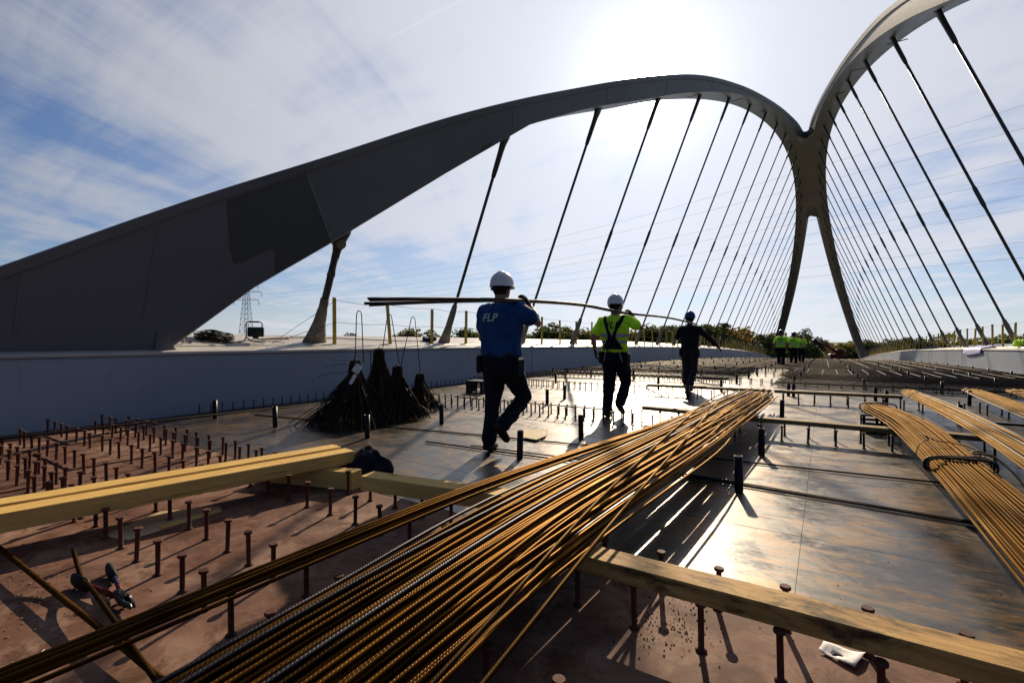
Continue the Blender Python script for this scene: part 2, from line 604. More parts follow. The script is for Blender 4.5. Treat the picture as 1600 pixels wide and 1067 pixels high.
M['greytrouser'] = simple('grey_work_trousers', (.06, .055, .055), (.035, .032, .033), 14, .85, bs=.35, bd=.006)
M['blue_shirt'] = simple('blue_cotton', (.011, .058, .19), (.006, .034, .12), 10, .8, bs=.3, bd=.006)
M['hivis'] = sss_mat('yellow_green_hi_vis', (.60, .90, .04), (.46, .72, .03), 9, .75, bs=.3, bd=.006)
M['dark_shirt'] = simple('charcoal_cotton', (.022, .023, .027), (.012, .012, .015), 10, .85, bs=.3, bd=.006)
M['reflect'] = simple('grey_reflective_tape', (.34, .34, .33), (.25, .25, .24), 20, .4, bs=.05)
M['skin'] = simple('skin', (.33, .17, .12), (.25, .12, .085), 9, .5, bs=.1, bd=.002)
M['hair'] = simple('dark_hair', (.025, .018, .013), (.012, .009, .007), 60, .6, bs=.4, bd=.003)
M['helmet_white'] = simple('white_helmet_shell', (.72, .71, .69), (.6, .58, .55), 6, .3, bs=.03)
M['helmet_blue'] = simple('blue_helmet_shell', (.03, .10, .34), (.02, .07, .26), 6, .3, bs=.03)
M['helmet_dark'] = simple('dark_blue_helmet_shell', (.015, .025, .10), (.01, .018, .07), 6, .3, bs=.03)
M['glove'] = simple('grey_glove', (.09, .085, .075), (.045, .042, .036), 20, .8, bs=.3, bd=.003)
M['boot'] = simple('dark_boot_leather', (.020, .016, .013), (.011, .009, .008), 16, .6, bs=.3, bd=.003)
M['print_pale'] = simple('pale_print', (.55, .6, .42), (.42, .47, .33), 40, .7, bs=0)
M['print_dark'] = simple('dark_print', (.012, .014, .03), None, 40, .7, bs=0)
M['red'] = simple('red_paint', (.30, .022, .015), (.18, .015, .01), 12, .45, bs=.1)
M['blue_grip'] = simple('blue_handle', (.02, .045, .16), (.012, .03, .10), 12, .45, bs=.1)
M['lens'] = simple('lamp_glass', (.035, .05, .05), (.025, .035, .035), 10, .12, bs=0)
M['blue_tarp'] = simple('blue_tarp', (.03, .06, .20), (.02, .035, .12), 10, .5, bs=.4)
M['lavender'] = simple('lavender_sheet', (.50, .50, .72), (.36, .36, .60), 10, .6, bs=.3)
M['pylon'] = simple('galvanised_steel', (.16, .18, .20), (.11, .125, .14), 2, .5, .4, bs=0)
def leaf_mat(name, c1, c2):
    m = simple(name, c1, c2, .9, .65, bs=0, det=3, spec=.25)
    g = NG(m.node_tree)
    b = g.n['Principled BSDF']
    src = b.inputs['Base Color'].links[0].from_socket
    tr = g.node('ShaderNodeBsdfTranslucent')
    g.l.new(src, tr.inputs[0])
    mx = g.node('ShaderNodeMixShader')
    mx.inputs[0].default_value = .4
    g.l.new(b.outputs[0], mx.inputs[1]); g.l.new(tr.outputs[0], mx.inputs[2])
    g.l.new(mx.outputs[0], g.n['Material Output'].inputs[0])
    return m


M['leaf_dark'] = leaf_mat('dark_leaves', (.085, .105, .028), (.04, .055, .016))
M['leaf_olive'] = leaf_mat('olive_leaves', (.17, .14, .032), (.075, .08, .022))
M['leaf_ochre'] = leaf_mat('ochre_leaves', (.28, .17, .03), (.13, .09, .022))
M['bark'] = simple('bark', (.06, .05, .04), (.03, .025, .02), 4, .9, bs=.4, bd=.03)
M['grass'] = simple('meadow_grass', (.07, .09, .025), (.045, .055, .02), .08, .95, bs=.3, bd=.2)

# ---------------------------------------------------------------- ground
gm = MB()
gm.v = [Vector((-2500, -2500, -9)), Vector((2500, -2500, -9)), Vector((2500, 2500, -9)), Vector((-2500, 2500, -9))]
gm.face((0, 1, 2, 3))
setp(gm.build('ground', M['grass']), kind='structure')

# ---------------------------------------------------------------- bridge deck
XL, XR, XC = -8.3, 5.7, -1.3
deck = empty('bridge_deck', kind='structure')
ys = [-8] + [0, 1, 2.5] + [2.5 + 2.5 * i for i in range(1, 48)]
# red primed front deck (wide cross girder flange)
d = MB()
d.rings([[(XL + .01, y, camber(y) - h) for h in ()] or [(XL + .01, y, camber(y)), (XR - .01, y, camber(y)), (XR - .01, y, camber(y) - .5), (XL + .01, y, camber(y) - .5)] for y in (-8, 0, 1, 2.47)], smooth=False)
fix_normals(d.mesh('x', None))
o = d.build('red_deck_plate', M['primer'], deck)
fix_normals(o.data)
d = MB()
yy = [2.47 + i * 2.4 for i in range(50)]
d.rings([[(XL + .01, y, camber(y) - .012), (XR - .01, y, camber(y) - .012), (XR - .01, y, camber(y) - .5), (XL + .01, y, camber(y) - .5)] for y in yy], smooth=False)
o = d.build('deck_slab', M['plate'], deck)
fix_normals(o.data)
# single sheets laid over the deck with open joints
xb = [-8.28, -5.5, -2.8, -.11, 2.6, 5.68]
rows = [2.48, 3.28, 4.75, 6.12, 6.86, 8.3, 10.0, 10.72, 12.3, 13.9, 14.55, 16.2, 17.7, 18.4]
for i in range(len(rows) - 1):
    y0, y1 = rows[i] + .0012, rows[i + 1] - .0012
    for j in range(5):
        sh = 0.0
        x0, x1 = xb[j] + .0012, xb[j + 1] - .0012
        if i % 2 and 0 < j:
            pass
        b = MB()
        t = [random.uniform(-.0015, .0015) for _ in range(4)]
        pts = [(x0, y0, t[0]), (x1, y0, t[1]), (x1, y1, t[2]), (x0, y1, t[3])]
        b.v = [Vector((x, y, camber(y) + .001 + dz)) for x, y, dz in pts] + [Vector((x, y, camber(y) - .009)) for x, y, dz in pts]
        b.face((0, 1, 2, 3))
        for k in range(4):
            b.face((k, k + 4, (k + 1) % 4 + 4, (k + 1) % 4))
        b.build('steel_sheet', M['plate'], deck)
# red doubler plates on the front deck
for (cx, cy, sx, sy) in ((-6.1, 1.72, 1.1, .62), (-5.75, .82, 1.2, .6), (-7.3, 2.0, .8, .5)):
    b = MB(); b.box((cx, cy, .007), (sx, sy, .012), bevel=.004)
    b.build('doubler_plate', M['primer'], deck)

# shear studs -------------------------------------------------
studs = []   # (x, y, z, red)
for y0 in (.88, 1.20, 1.85, 2.19):
    for k in range(-27, 22):
        x = -.38 + .26 * k
        if not (XL + .2 < x < XR - .2):
            continue
        studs.append((x + random.uniform(-.012, .012), y0 - .05 * x + random.uniform(-.012, .012) if x > -5.2 else y0 + .26 + random.uniform(-.012, .012), 0.0, True))
for x in [XL + .3 + .26 * i for i in range(16)]:
    studs.append((x, 1.22 + random.uniform(-.02, .02), 0.0, True))
    studs.append((x + .13, 1.02 + random.uniform(-.02, .02), 0.0, True))
    studs.append((x + .13, 2.32 + random.uniform(-.02, .02), 0.0, True))
    studs.append((x, 1.82 + random.uniform(-.02, .02), 0.0, True))
for gi in range(12):
    yc = 6.48 + 3.9 * gi
    for dy in (-.17, .17):
        k = 0
        x = XL + .35
        while x < XR - .3:
            studs.append((x + random.uniform(-.01, .01), yc + dy, camber(yc + dy), False))
            x += .145 if x < -2.2 else .25
sb = MB()
sb.lathe([(.020, 0), (.021, .004), (.013, .009), (.0112, .012), (.0112, .160), (.0195, .163), (.0205, .166), (.0205, .173), (.0185, .176)], sides=14)
me_red = sb.mesh('shear_stud', M['stud_red'])
me_grey = sb.mesh('shear_stud', M['stud_grey'])
sl = MB(); sl.lathe([(.0112, 0), (.0112, .162), (.0205, .164), (.0205, .175)], sides=6)


def stud_rank(s):
    q = proj((s[0], s[1], s[2] + .09))
    if q is None or not (-40 < q[0] < 1640) or q[1] > 1130:
        return 1e9
    return q[2]


studs.sort(key=stud_rank)
# a stud may not run into a beam lying on the deck
def blocked(x, y):
    p = Vector((x, y))
    for (a, b_, w) in BLOCK:
        a = Vector(a); b_ = Vector(b_)
        t = max(0, min(1, (p - a).dot(b_ - a) / (b_ - a).length_squared))
        if (p - (a + (b_ - a) * t)).length < w:
            return True
    return False


BLOCK = [((-3.72, 2.27), (-3.02, 2.45), .10)]
n_ind = 0
rest = MB()
for s in studs:
    if blocked(s[0], s[1]):
        continue
    if n_ind < 300 and stud_rank(s) < 1e8:
        o = link('shear_stud', me_red if s[3] else me_grey, deck, (s[0], s[1], s[2]), (random.uniform(-.035, .035), random.uniform(-.035, .035), random.uniform(0, 6)))
        n_ind += 1
    elif stud_rank(s) < 1e8:
        n0 = len(rest.v)
        for v in sl.v:
            rest.v.append(v + Vector((s[0], s[1], s[2])))
        for f in sl.f:
            rest.face([n0 + i for i in f], None, False)
setp(rest.build('shear_stud_field', M['stud_grey'], deck), kind='stuff')

# black pipe sleeves standing in the deck ------------------------
tube_px = [(1155, 768), (1190, 710), (1222, 652), (908, 684), (812, 716), (690, 662), (574, 684), (430, 667), (336, 654), (882, 622),
           (1075, 621), (1240, 617), (1500, 660), (1385, 632), (855, 631), (760, 612)]
tb = MB()
tb.rings([[(r * math.cos(a * math.pi / 8), r * math.sin(a * math.pi / 8), z) for a in range(16)] for r, z in ((.029, 0), (.031, .02), (.031, .275), (.027, .275), (.026, .05))], cap=False)
tm = tb.mesh('pipe_sleeve', M['black'])
tpos = [at(x, y) for x, y in tube_px]
for gi in range(2, 16):
    for xx in (-7.6, -6.2, -4.8, -3.4, -2.0, -.6, .8, 2.2, 3.6, 5.0):
        yv = 6.9 + 3.9 * gi / 1.6
        tpos.append(Vector((xx + random.uniform(-.05, .05), yv + random.uniform(-.1, .1), 0)))
for p in tpos:
    link('pipe_sleeve', tm, deck, (p.x, p.y, camber(p.y)), (random.uniform(-.03, .03), random.uniform(-.03, .03), 0))

# row of starter bars along both girders
st = MB()
for side in (-1, 1):
    yv = 3.6
    while yv < 60:
        x = XL + .16 if side < 0 else XR - .16
        st.box((x, yv, camber(yv) + .07), (.014, .014, .15))
        yv += .17
setp(st.build('starter_bars', M['stud_grey'], deck), kind='stuff')

# ---------------------------------------------------------------- bridge: girders, arches, hangers
bridge = empty('arch_bridge', (XC, 57.5, 0), label='white grey steel arch bridge whose two leaning arches meet at the crown', cat='bridge')
BO = Vector((-XC, -57.5, 0))   # children are given in world coordinates


def bpart(mb, name, mat, parent=None):
    o = mb.build(name, mat, bridge if parent is None else parent)
    if parent is None:
        o.location = BO
    fix_normals(o.data)
    return o


def mir(x, side):
    return x if side < 0 else 2 * XC - x


GY = [-8, -4, 0] + [2 * i for i in range(1, 62)]
for side in (-1, 1):
    body = MB()
    prof = [(-8.3, -.6), (-8.3, .90), (-8.33, .955), (-8.36, .965), (-9.8, 1.235), (-9.8, -1.6)]
    body.rings([[(mir(x, side), y, z + camber(y)) for x, z in prof] for y in GY], smooth=False)
    girder = bpart(body, 'girder', M['girder_paint'])
    # upper flange in girder paint whitened for sunlight, a few mm proud of the box, with a rounded inner nose
    fl = MB()
    prof = [(-8.275, .925), (-8.265, .95), (-8.275, .972), (-8.31, .985), (-8.62, 1.04), (-8.65, 1.025), (-8.70, 1.033), (-8.73, 1.063), (-9.82, 1.262), (-9.84, 1.20), (-9.80, 1.0)]
    prof += [(-9.79, 1.225), (-8.40, .966), (-8.305, .93)]
    fl.rings([[(mir(x, side), y, z + camber(y)) for x, z in prof] for y in GY], smooth=False)
    bpart(fl, 'girder_top_flange', M['sunlit_white_paint'])
    # vertical joints of the girder web
    for yj in (1.2, 7.1, 14.0, 23, 32, 41, 50):
        j = MB(); j.box((mir(-8.297, side), yj, .45 + camber(yj)), (.006, .02, .92))
        bpart(j, 'weld_seam', M['patch'])

TOP = [(-6, -2.4), (-3, -.65), (0, 1.12), (1.43, 2.0), (3.25, 3.16), (5.04, 4.22), (7.64, 5.78), (9.48, 6.79), (11.95, 8.05), (15.38, 9.74), (19.66, 11.63), (25.29, 13.62), (32.0, 15.6), (38.4, 17.25), (44.6, 18.6), (51, 19.4), (57.5, 19.7)]
BOT = [(-6, -6), (3.3, 1.0), (4.41, 2.04), (5.55, 2.88), (8.06, 4.83), (10.45, 6.62), (13.1, 8.0), (15.9, 9.28), (18.8, 10.62), (23.6, 12.6), (28, 14.15), (36, 16.35), (46.3, 18.2), (52, 18.72), (57.5, 18.9)]


def interp(tab, y):
    if y > 57.5:
        y = 115 - y
    if y <= tab[0][0]:
        return tab[0][1]
    n = len(tab)
    for i in range(n - 1):
        if tab[i][0] <= y <= tab[i + 1][0]:
            x0, p0 = tab[i]; x1, p1 = tab[i + 1]
            h = x1 - x0
            def slope(k):
                if k == 0:
                    return (tab[1][1] - tab[0][1]) / (tab[1][0] - tab[0][0])
                if k == n - 1:
                    return 0.0
                a = (tab[k][1] - tab[k - 1][1]) / (tab[k][0] - tab[k - 1][0])
                b = (tab[k + 1][1] - tab[k][1]) / (tab[k + 1][0] - tab[k][0])
                wa, wb = tab[k + 1][0] - tab[k][0], tab[k][0] - tab[k - 1][0]
                return (a * wa + b * wb) / (wa + wb)
            m0, m1 = slope(i), slope(i + 1)
            if tab is BOT and tab[i][0] < 10.4:
                return p0 + (p1 - p0) * (y - x0) / h
            if tab is BOT and abs(x0 - 10.45) < .01:
                m0 = .55
            t = (y - x0) / h
            return (2 * t**3 - 3 * t**2 + 1) * p0 + (t**3 - 2 * t**2 + t) * h * m0 + (-2 * t**3 + 3 * t**2) * p1 + (t**3 - t**2) * h * m1
    return tab[-1][1]


LEAN = .385


def xin(P):
    return -8.4 + LEAN * (P - 1)


AW = 1.2
def arch_ring(y, side):
    pt, pb = interp(TOP, y), interp(BOT, y)
    pb = max(pb, .98 if y < 57.5 else .98)
    pt = max(pt, pb + .05)
    c = camber(y) + (.34 * math.exp(-((y - 18) / 9.0) ** 2) if side > 0 else 0)
    e = .03
    ring = [(xin(pb), pb + e), (xin(pt - .16), pt - .16), (xin(pt - .16) + .045, pt - .15), (xin(pt) + .045, pt - .01), (xin(pt) + .03, pt),
            (xin(pt) - AW, pt), (xin(pt) - AW - .03, pt - .02), (xin(pb) - AW, pb + e), (xin(pb) - AW + e, pb), (xin(pb) - e, pb)]
    return [(mir(x, side), y, p + c) for x, p in ring]


AY = [-.9, -.6, -.3, 0, .6, 1.2, 1.8, 2.4, 3.0, 3.28] + [3.6 + .4 * i for i in range(17)] + [10.44, 10.46] + [10.8 + .6 * i for i in range(157)]
AY = sorted(set(AY + [115 - a for a in AY if a < 20]))
AY = [a for a in AY if -.95 < a < 116]
arches = {}
for side in (-1, 1):
    a = MB()
    a.rings([arch_ring(y, side) for y in AY], smooth=False)
    arches[side] = bpart(a, 'arch', M['paint'])
    # fillet where the soffit dives into the girder top
    f = MB()
    pr = []
    for k in range(7):
        t = k / 6 * math.pi / 2
        pr.append((3.22 + .30 * (1 - math.sin(t)) * .9, .985 + .30 * (1 - math.cos(t))))
    poly = [(3.1, .93), (3.62, .93)] + [(3.28 + .36 * (1 - k / 6) ** 2, .93 + .36 * (k / 6) ** 2 + .0) for k in range(7)] + [(3.1, 1.3)]
    rr = []
    for xx in (-8.402, -9.598):
        rr.append([(mir(xx + LEAN * max(0, z - 1), side), y, z + camber(y)) for y, z in poly])
    f.rings(rr, smooth=False)
    bpart(f, 'arch_foot_fillet', M['paint'])
# joined crown between the two arches
cr = MB()
rings = []
NY = 34
for i in range(NY + 1):
    y = 44.2 + (71.6 - 44.2) * i / NY
    pt, pb = interp(TOP, y), interp(BOT, y)
    c = camber(y)
    xi = min(xin(pt), XC) - .06
    k = 8
    row = []
    row_t, row_b = [], []
    for j in range(k + 1):
        u = -1 + 2 * j / k
        x = XC + (XC - (xin(pb) - .06)) * u
        # concave ends seen in plan
        row_b.append((x, pb + .012 + c))
        row_t.append((XC + (XC - xi) * u, pt - .02 + c))
    rings.append((y, row_b, row_t))
def yshift(i, u):
    e0 = max(0, 1 - i / 5); e1 = max(0, 1 - (NY - i) / 5)
    return (1 - u * u) * (1.3 * e0 - 2.2 * e1)
rg = []
for i, (y, rb, rt) in enumerate(rings):
    ring = []
    for j, (x, z) in enumerate(rb):
        ring.append((x, y + yshift(i, -1 + 2 * j / 8), z))
    for j, (x, z) in reversed(list(enumerate(rt))):
        ring.append((x, y + yshift(i, -1 + 2 * j / 8), z))
    rg.append(ring)
cr.rings(rg, smooth=False)
bpart(cr, 'crown_plate', M['paint'])
# diaphragm weld lines across the soffit
for i in range(12):
    y = 22 + 6 * i
    for side in (-1, 1):
        w = MB()
        pb = interp(BOT, y)
        w.box((mir(xin(pb) - AW / 2, side), y, pb - .004 + camber(y)), (AW * .5, .05, .012))
        bpart(w, 'weld_seam', M['patch'])

# touch-up paint patches and weld seams on the near left arch face (thin coats of paint)
def face_pt(y, f):
    """point on the left arch inner face: f=0 soffit, 1 top"""
    pb, pt = max(interp(BOT, y), 1.0), interp(TOP, y) - .17
    P = pb + (pt - pb) * f
    return Vector((xin(P) + .003, y, P + camber(y)))
def patch(outline, name='paint_patch', mat='patch'):
    b = MB()
    b.v = [face_pt(y, f) for y, f in outline] + [face_pt(y, f) - Vector((.004, 0, 0)) for y, f in outline]
    n = len(outline)
    b.face(list(range(n)))
    for k in range(n):
        b.face((k, k + n, (k + 1) % n + n, (k + 1) % n))
    o = bpart(b, name, M[mat])
patch([(3.72, .99), (4.86, .99), (5.0, .8), (5.25, .5), (5.5, .25), (5.62, .02), (4.72, .02), (4.62, .30), (4.50, .34), (4.1, .37), (4.0, .40), (3.9, .55), (3.82, .75), (3.75, .9)])
patch([(8.92, .03), (8.95, .14), (9.15, .16), (9.3, .03)])
for ys in (1.6, 2.9, 9.6, 13.6, 17.5, 22):
    dy_ = .012
    patch([(ys, .99), (ys + dy_, .99), (ys + dy_ + .25, .02), (ys + .25, .02)] if ys > 4 else [(ys, .99), (ys + dy_, .99), (ys + dy_, .25), (ys, .25)], 'weld_seam', 'weld')
patch([(4.86, .99), (4.89, .99), (5.65, .02), (5.62, .02)], 'weld_seam', 'weld')

# hangers --------------------------------------------------------
NH = 26
HY = [6.2 + (108.8 - 6.2) / (NH - 1) * i for i in range(NH)]
for side in (-1, 1):
    for i, y in enumerate(HY):
        Pt = interp(BOT, y)
        top = Vector((mir(xin(Pt) - AW / 2, side), y, Pt + camber(y) + (.34 * math.exp(-((y - 18) / 9.0) ** 2) if side > 0 else 0)))
        bot = Vector((mir(-9.0, side), y, 1.085 + camber(y)))
        ax = (top - bot)
        L = ax.length
        ax.normalize()
        h = empty('hanger', bot + BO)
        h.parent = bridge
        Yv = Vector((0, 1, 0))
        sx = ax.cross(Yv).normalized()
        def flat_loft(prof, base, dirv):
            b = MB(); rr = []
            for s, wy, wx in prof:
                c = base + dirv * s - bot
                rr.append([c + Yv * (wy * math.cos(q * math.pi / 6)) + sx * (wx * math.sin(q * math.pi / 6)) for q in range(12)])
            b.rings(rr)
            return b
        near = i < 6 or side > 0 and i < 8
        k = 1.0 if i == 0 else .8
        lo = min(1.15, L * .4)
        rod_r = .072 if i == 0 else .043
        b = MB(); b.tube([ax * lo * .6, ax * (L - lo * .6)], rod_r, 10 if near else 6)
        b.build('rod', M['rod'], h)
        b = flat_loft([(-.15, .31 * k, .10), (.05, .29 * k, .095), (.25, .21 * k, .085), (.5, .14 * k, .08), (.75, .11, .08), (lo * .8, .09, .085), (lo, rod_r + .02, rod_r + .02)], bot, ax)
        b.build('base_socket', M['socket'], h)
        b = flat_loft([(-.2, .25 * k, .07), (.10, .22 * k, .07), (.28, .14 * k, .07), (.48, .085, .07), (lo * .85, .068, .068), (lo, rod_r + .012, rod_r + .012)], top, -ax)
        b.build('top_socket', M['rod'], h)
        if i >= 3:
            b = MB(); q = L * .45
            b.tube([ax * (q - .45), ax * (q - .3), ax * (q + .3), ax * (q + .45)], [rod_r, .064, .064, rod_r], 8)
            b.build('coupler', M['rod'], h)
        if i == 0:
            for (base, s) in ((bot, .22), (top, -.3)):
                b = MB()
                b.lathe([(.10, -.11), (.10, .11)], base + ax * s - bot, 14, axis=sx)
                b.build('pin', M['socket'], h)

# ---------------------------------------------------------------- edge fences (yellow posts and cords)
def gz(x, y):
    """girder top height"""
    return .985 + (abs(x - XC) - 7.0) * .185 + camber(y)
for side, lab in ((-1, 'temporary fence of yellow posts and cords on the left girder'), (1, 'temporary fence of yellow posts and cords on the right girder')):
    fx = mir(-8.80, side)
    fence = empty('safety_fence', (fx, 6, gz(fx, 6)), label=lab, cat='fence')
    off = -Vector((fx, 6, gz(fx, 6)))
    tops = []
    yv = 6.55
    n = 0
    pm = MB(); pm.box((0, 0, .46), (.062, .062, 1.0), bevel=.006)
    pme = pm.mesh('post', M['yellow'])
    while yv < 98:
        lean = random.uniform(-.03, .03)
        lx = random.uniform(-.02, .02)
        if n == 1 and side < 0:
            lean = .10
        if side > 0 and n % 5 == 2:
            lean = .12
        o = link('post', pme, fence, Vector((fx, yv, gz(fx, yv))) + off, (lean * .9, lx, random.uniform(-.2, .2)))
        o.scale = (1, 1, random.uniform(.95, 1.05))
        tops.append((Vector((fx + .034 * -side, yv - lean * .9, gz(fx, yv) + .93)), Vector((fx + .034 * -side, yv - lean * .4, gz(fx, yv) + .46))))
        yv += 1.52 + random.uniform(-.08, .08)
        n += 1
    for q in (0, 1):
        c = MB(); pts = []
        if side < 0:
            pts.append(Vector((fx + .1, 5.1, gz(fx, 5.1) + .02)) + off)
        for a_, b_ in zip(tops, tops[1:]):
            p0, p1 = a_[q], b_[q]
            pts.append(p0 + off)
            pts.append((p0 + p1) / 2 + Vector((0, 0, -.02 - random.random() * .03)) + off)
        c.tube(pts, .0045, 4)
        c.build('cord', M['string'], fence)

# ---------------------------------------------------------------- timbers
def beam(name, a, b, w, z0, z1, mat, label, cat='timber beam', group=None, roll=0.0):
    a = Vector(a); b = Vector(b)
    d = b - a
    m = MB()
    L = d.length
    N = max(2, int(L / .35))
    rr = []
    hw, hh = w / 2, (z1 - z0) / 2
    e = .004
    for i in range(N + 1):
        x = -L / 2 + L * i / N
        wob = random.uniform(-.0012, .0012)
        ring = [(-hw + e, -hh), (hw - e, -hh), (hw, -hh + e), (hw, hh - e), (hw - e, hh), (-hw + e, hh), (-hw, hh - e), (-hw, -hh + e)]
        rr.append([(x, y + wob, z + wob) for y, z in ring])
    m.rings(rr, smooth=False)
    o = m.build(name, M[mat])
    fix_normals(o.data)
    c = (a + b) / 2
    o.location = (c.x, c.y, (z0 + z1) / 2)
    o.rotation_euler = (roll, 0, math.atan2(d.y, d.x))
    setp(o, label, cat, group)
    return o


SZ = .177
TB = 'timber beams lying on the studs'
beam('timber_beam', (-.98, 1.908), (2.6, 1.928), .13, SZ, SZ + .070, 'timber_dirty', 'dirt stained timber beam on the studs at the front right', group=TB)
beam('timber_beam', (-2.52, 2.13), (-1.18, 2.36), .135, SZ + .002, SZ + .094, 'timber', 'short timber beam on red studs running under the long rebar bundle', group=TB)
beam('timber_block', (-3.86, 2.20), (-3.02, 2.45), .12, .002, .14, 'timber', 'thick timber block on the deck under the pair of long beams', 'timber block')
# the pair of long yellow beams
a0, a1 = Vector((-3.66, .30)), Vector((-3.20, 2.66))
dn = (a1 - a0).normalized(); pn = Vector((-dn.y, dn.x))
beam('timber_beam', a0 - dn * 1.2 + pn * .08, a1 - dn * .08 + pn * .08, .155, .142, .243, 'timber', 'sunlit long timber beam at the left, nearer of the pair', group='pair of long yellow beams')
beam('timber_beam', a0 - dn * 1.2 + pn * .262, a1 - dn * .10 + pn * .262, .155, .144, .250, 'timber', 'sunlit long timber beam at the left, farther of the pair', group='pair of long yellow beams')
beam('timber_block', (-4.15, -.62), (-3.35, -.70), .12, .002, .14, 'timber', 'timber block carrying the near end of the pair of long beams', 'timber block')
# planks across the stud rows
beam('plank', (-.78, 6.52), (1.32, 6.46), .16, SZ + camber(6.5), SZ + .05 + camber(6.5), 'timber_old', 'plank across the studs between the long bundle and the roped orange bundle', 'plank', 'planks laid on stud rows')
beam('plank', (-2.15, 6.75), (-.83, 6.60), .15, SZ + camber(6.5), SZ + .048 + camber(6.5), 'timber_old', 'short plank on studs left of the long rebar bundle', 'plank', 'planks laid on stud rows')
beam('plank', (-3.2, 10.30), (-.85, 10.45), .16, SZ + camber(10.3), SZ + .05 + camber(10.3), 'timber_old', 'far plank behind the tip of the long bundle, beside the third carrier', 'plank', 'planks laid on stud rows')
beam('plank', (-.80, 10.42), (1.12, 10.55), .16, SZ + camber(10.3), SZ + .05 + camber(10.3), 'timber_old', 'far plank behind the end of the roped orange bundle', 'plank', 'planks laid on stud rows')

# ---------------------------------------------------------------- reinforcement bars
def smooth_path(ctrl, n):
    """Catmull-Rom through the control points"""
    c = [Vector(p) for p in ctrl]
    c = [c[0] * 2 - c[1]] + c + [c[-1] * 2 - c[-2]]
    segs = len(c) - 3
    out = []
    for i in range(n + 1):
        t = i / n * segs
        k = min(int(t), segs - 1)
        t -= k
        p0, p1, p2, p3 = c[k:k + 4]
        out.append(.5 * ((2 * p1) + (p2 - p0) * t + (2 * p0 - 5 * p1 + 4 * p2 - p3) * t * t + (3 * p1 - p0 - 3 * p2 + p3) * t ** 3))
    return out


def bar(ctrl, r, mat, parent=None, name='rebar', n=26, sides=8, **kw):
    b = MB()
    pts = smooth_path(ctrl, n)
    org = pts[0].copy()
    b.tube([p - org for p in pts], r, sides, v0=random.random())
    o = b.build(name, M[mat], parent)
    par = parent.location if parent is not None else Vector((0, 0, 0))
    o.location = org - par
    setp(o, **kw)
    return o


# the long bundle in the middle
bd = empty('rebar_bundle', (-1.1, 4.6, .27), label='long fanned bundle of ribbed rusty bars in the middle foreground', cat='rebar bundle')
R0 = .0083
layers = [34, 32, 28, 20, 10]
for li, cnt in enumerate(layers):
    shrink = 1 - li * .11
    for k in range(cnt):
        u = (k + .5) / cnt * 2 - 1 + random.uniform(-.03, .03)
        u2 = u + random.uniform(-.2, .2)
        u3 = u + random.uniform(-.36, .36)
        zz = li * .0165 + random.uniform(0, .004)
        un = u * shrink
        near = (-1.15 + .33 * un + random.uniform(-.02, .02), random.uniform(-.35, -.1), .205 + zz * .8)
        c1 = (-1.15 + .325 * un + random.uniform(-.012, .012), .95, .262 + zz)
        c2 = (-1.15 + .335 * u2 * shrink, 2.2, .284 + zz * 1.05)
        c3 = (-1.06 + .345 * u2 * shrink, 4.3, .262 + zz * 1.4)
        c4 = (-1.0 + .32 * u3 * shrink, 6.5, .245 + zz * 1.7)
        yend = 8.75 + random.uniform(-.42, .42)
        c5 = (-.97 + .32 * u3 * shrink + random.uniform(-.03, .03), yend, .195 + zz * 1.7 + random.uniform(-.01, .03))
        bar([near, c1, c2, c3, c4, c5], R0, 'rebar', bd, n=28)
# bars that leave the bundle to the lower left
for k in range(8):
    dx = (k % 5) * .025 - .01 + (k > 4) * .012
    lay = .017 if k > 4 else 0
    bar([(-2.06 + dx + (k == 4) * .03, -.35, .155 + lay), (-1.97 + dx * 1.1 + (k == 4) * .02, .4, .19 + lay), (-1.72 + dx, 2.25, .286 + lay), (-1.44 + dx * .8, 4.3, .30 + lay), (-1.22 + dx, 6.5, .30 + lay), (-1.12 + dx * 2, 8.6 + random.uniform(-.3, .3), .27 + lay)], R0, 'rebar', bd, n=28)
# two bars lying askew on top
bar([(-.78, .25, .25), (-.83, 1.1, .31), (-.93, 2.3, .372), (-1.12, 4.6, .372), (-1.25, 6.6, .37), (-1.3, 8.5, .33)], R0, 'rebar_pale', bd, n=28)
bar([(-.70, .3, .22), (-.74, 1.1, .275), (-.80, 2.2, .345), (-.97, 4.6, .365), (-1.12, 6.6, .36), (-1.17, 8.7, .33)], R0, 'rebar_pale', bd, n=28)
# wire across the bundle's far end
tw = MB()
tw.tube(smooth_path([Vector((-1.31, 8.25, .24)) - bd.location, Vector((-1.2, 8.3, .34)) - bd.location, Vector((-.95, 8.35, .37)) - bd.location, Vector((-.68, 8.3, .31)) - bd.location, Vector((-.63, 8.25, .22)) - bd.location], 14), .004, 5)
tw.build('tie_wire', M['wire'], bd)


def side_bundle(label, path, half_w, layers, r, mat, jitter, end_jit=.15, **kw):
    """path: list of (x, y, z of underside)"""
    c = Vector(path[len(path) // 2])
    e = empty('rebar_bundle', c, label=label, cat='rebar bundle')
    for li, cnt in enumerate(layers):
        sh = 1 - .12 * li
        for k in range(cnt):
            u = ((k + .5) / cnt * 2 - 1) * sh
            ctrl = []
            dj = random.uniform(-jitter, jitter)
            for i, (x, y, z) in enumerate(path):
                f = i / (len(path) - 1)
                ye = random.uniform(-end_jit, end_jit) if i in (0, len(path) - 1) else 0
                hw = half_w[i] if isinstance(half_w, (list, tuple)) else half_w
                ctrl.append((x + (u + dj * (f - .4)) * hw, y + ye, z + r + li * r * 1.9 + random.uniform(0, r * 1.1)))
            bar(ctrl, r, mat, e, n=20, sides=7)
    return e


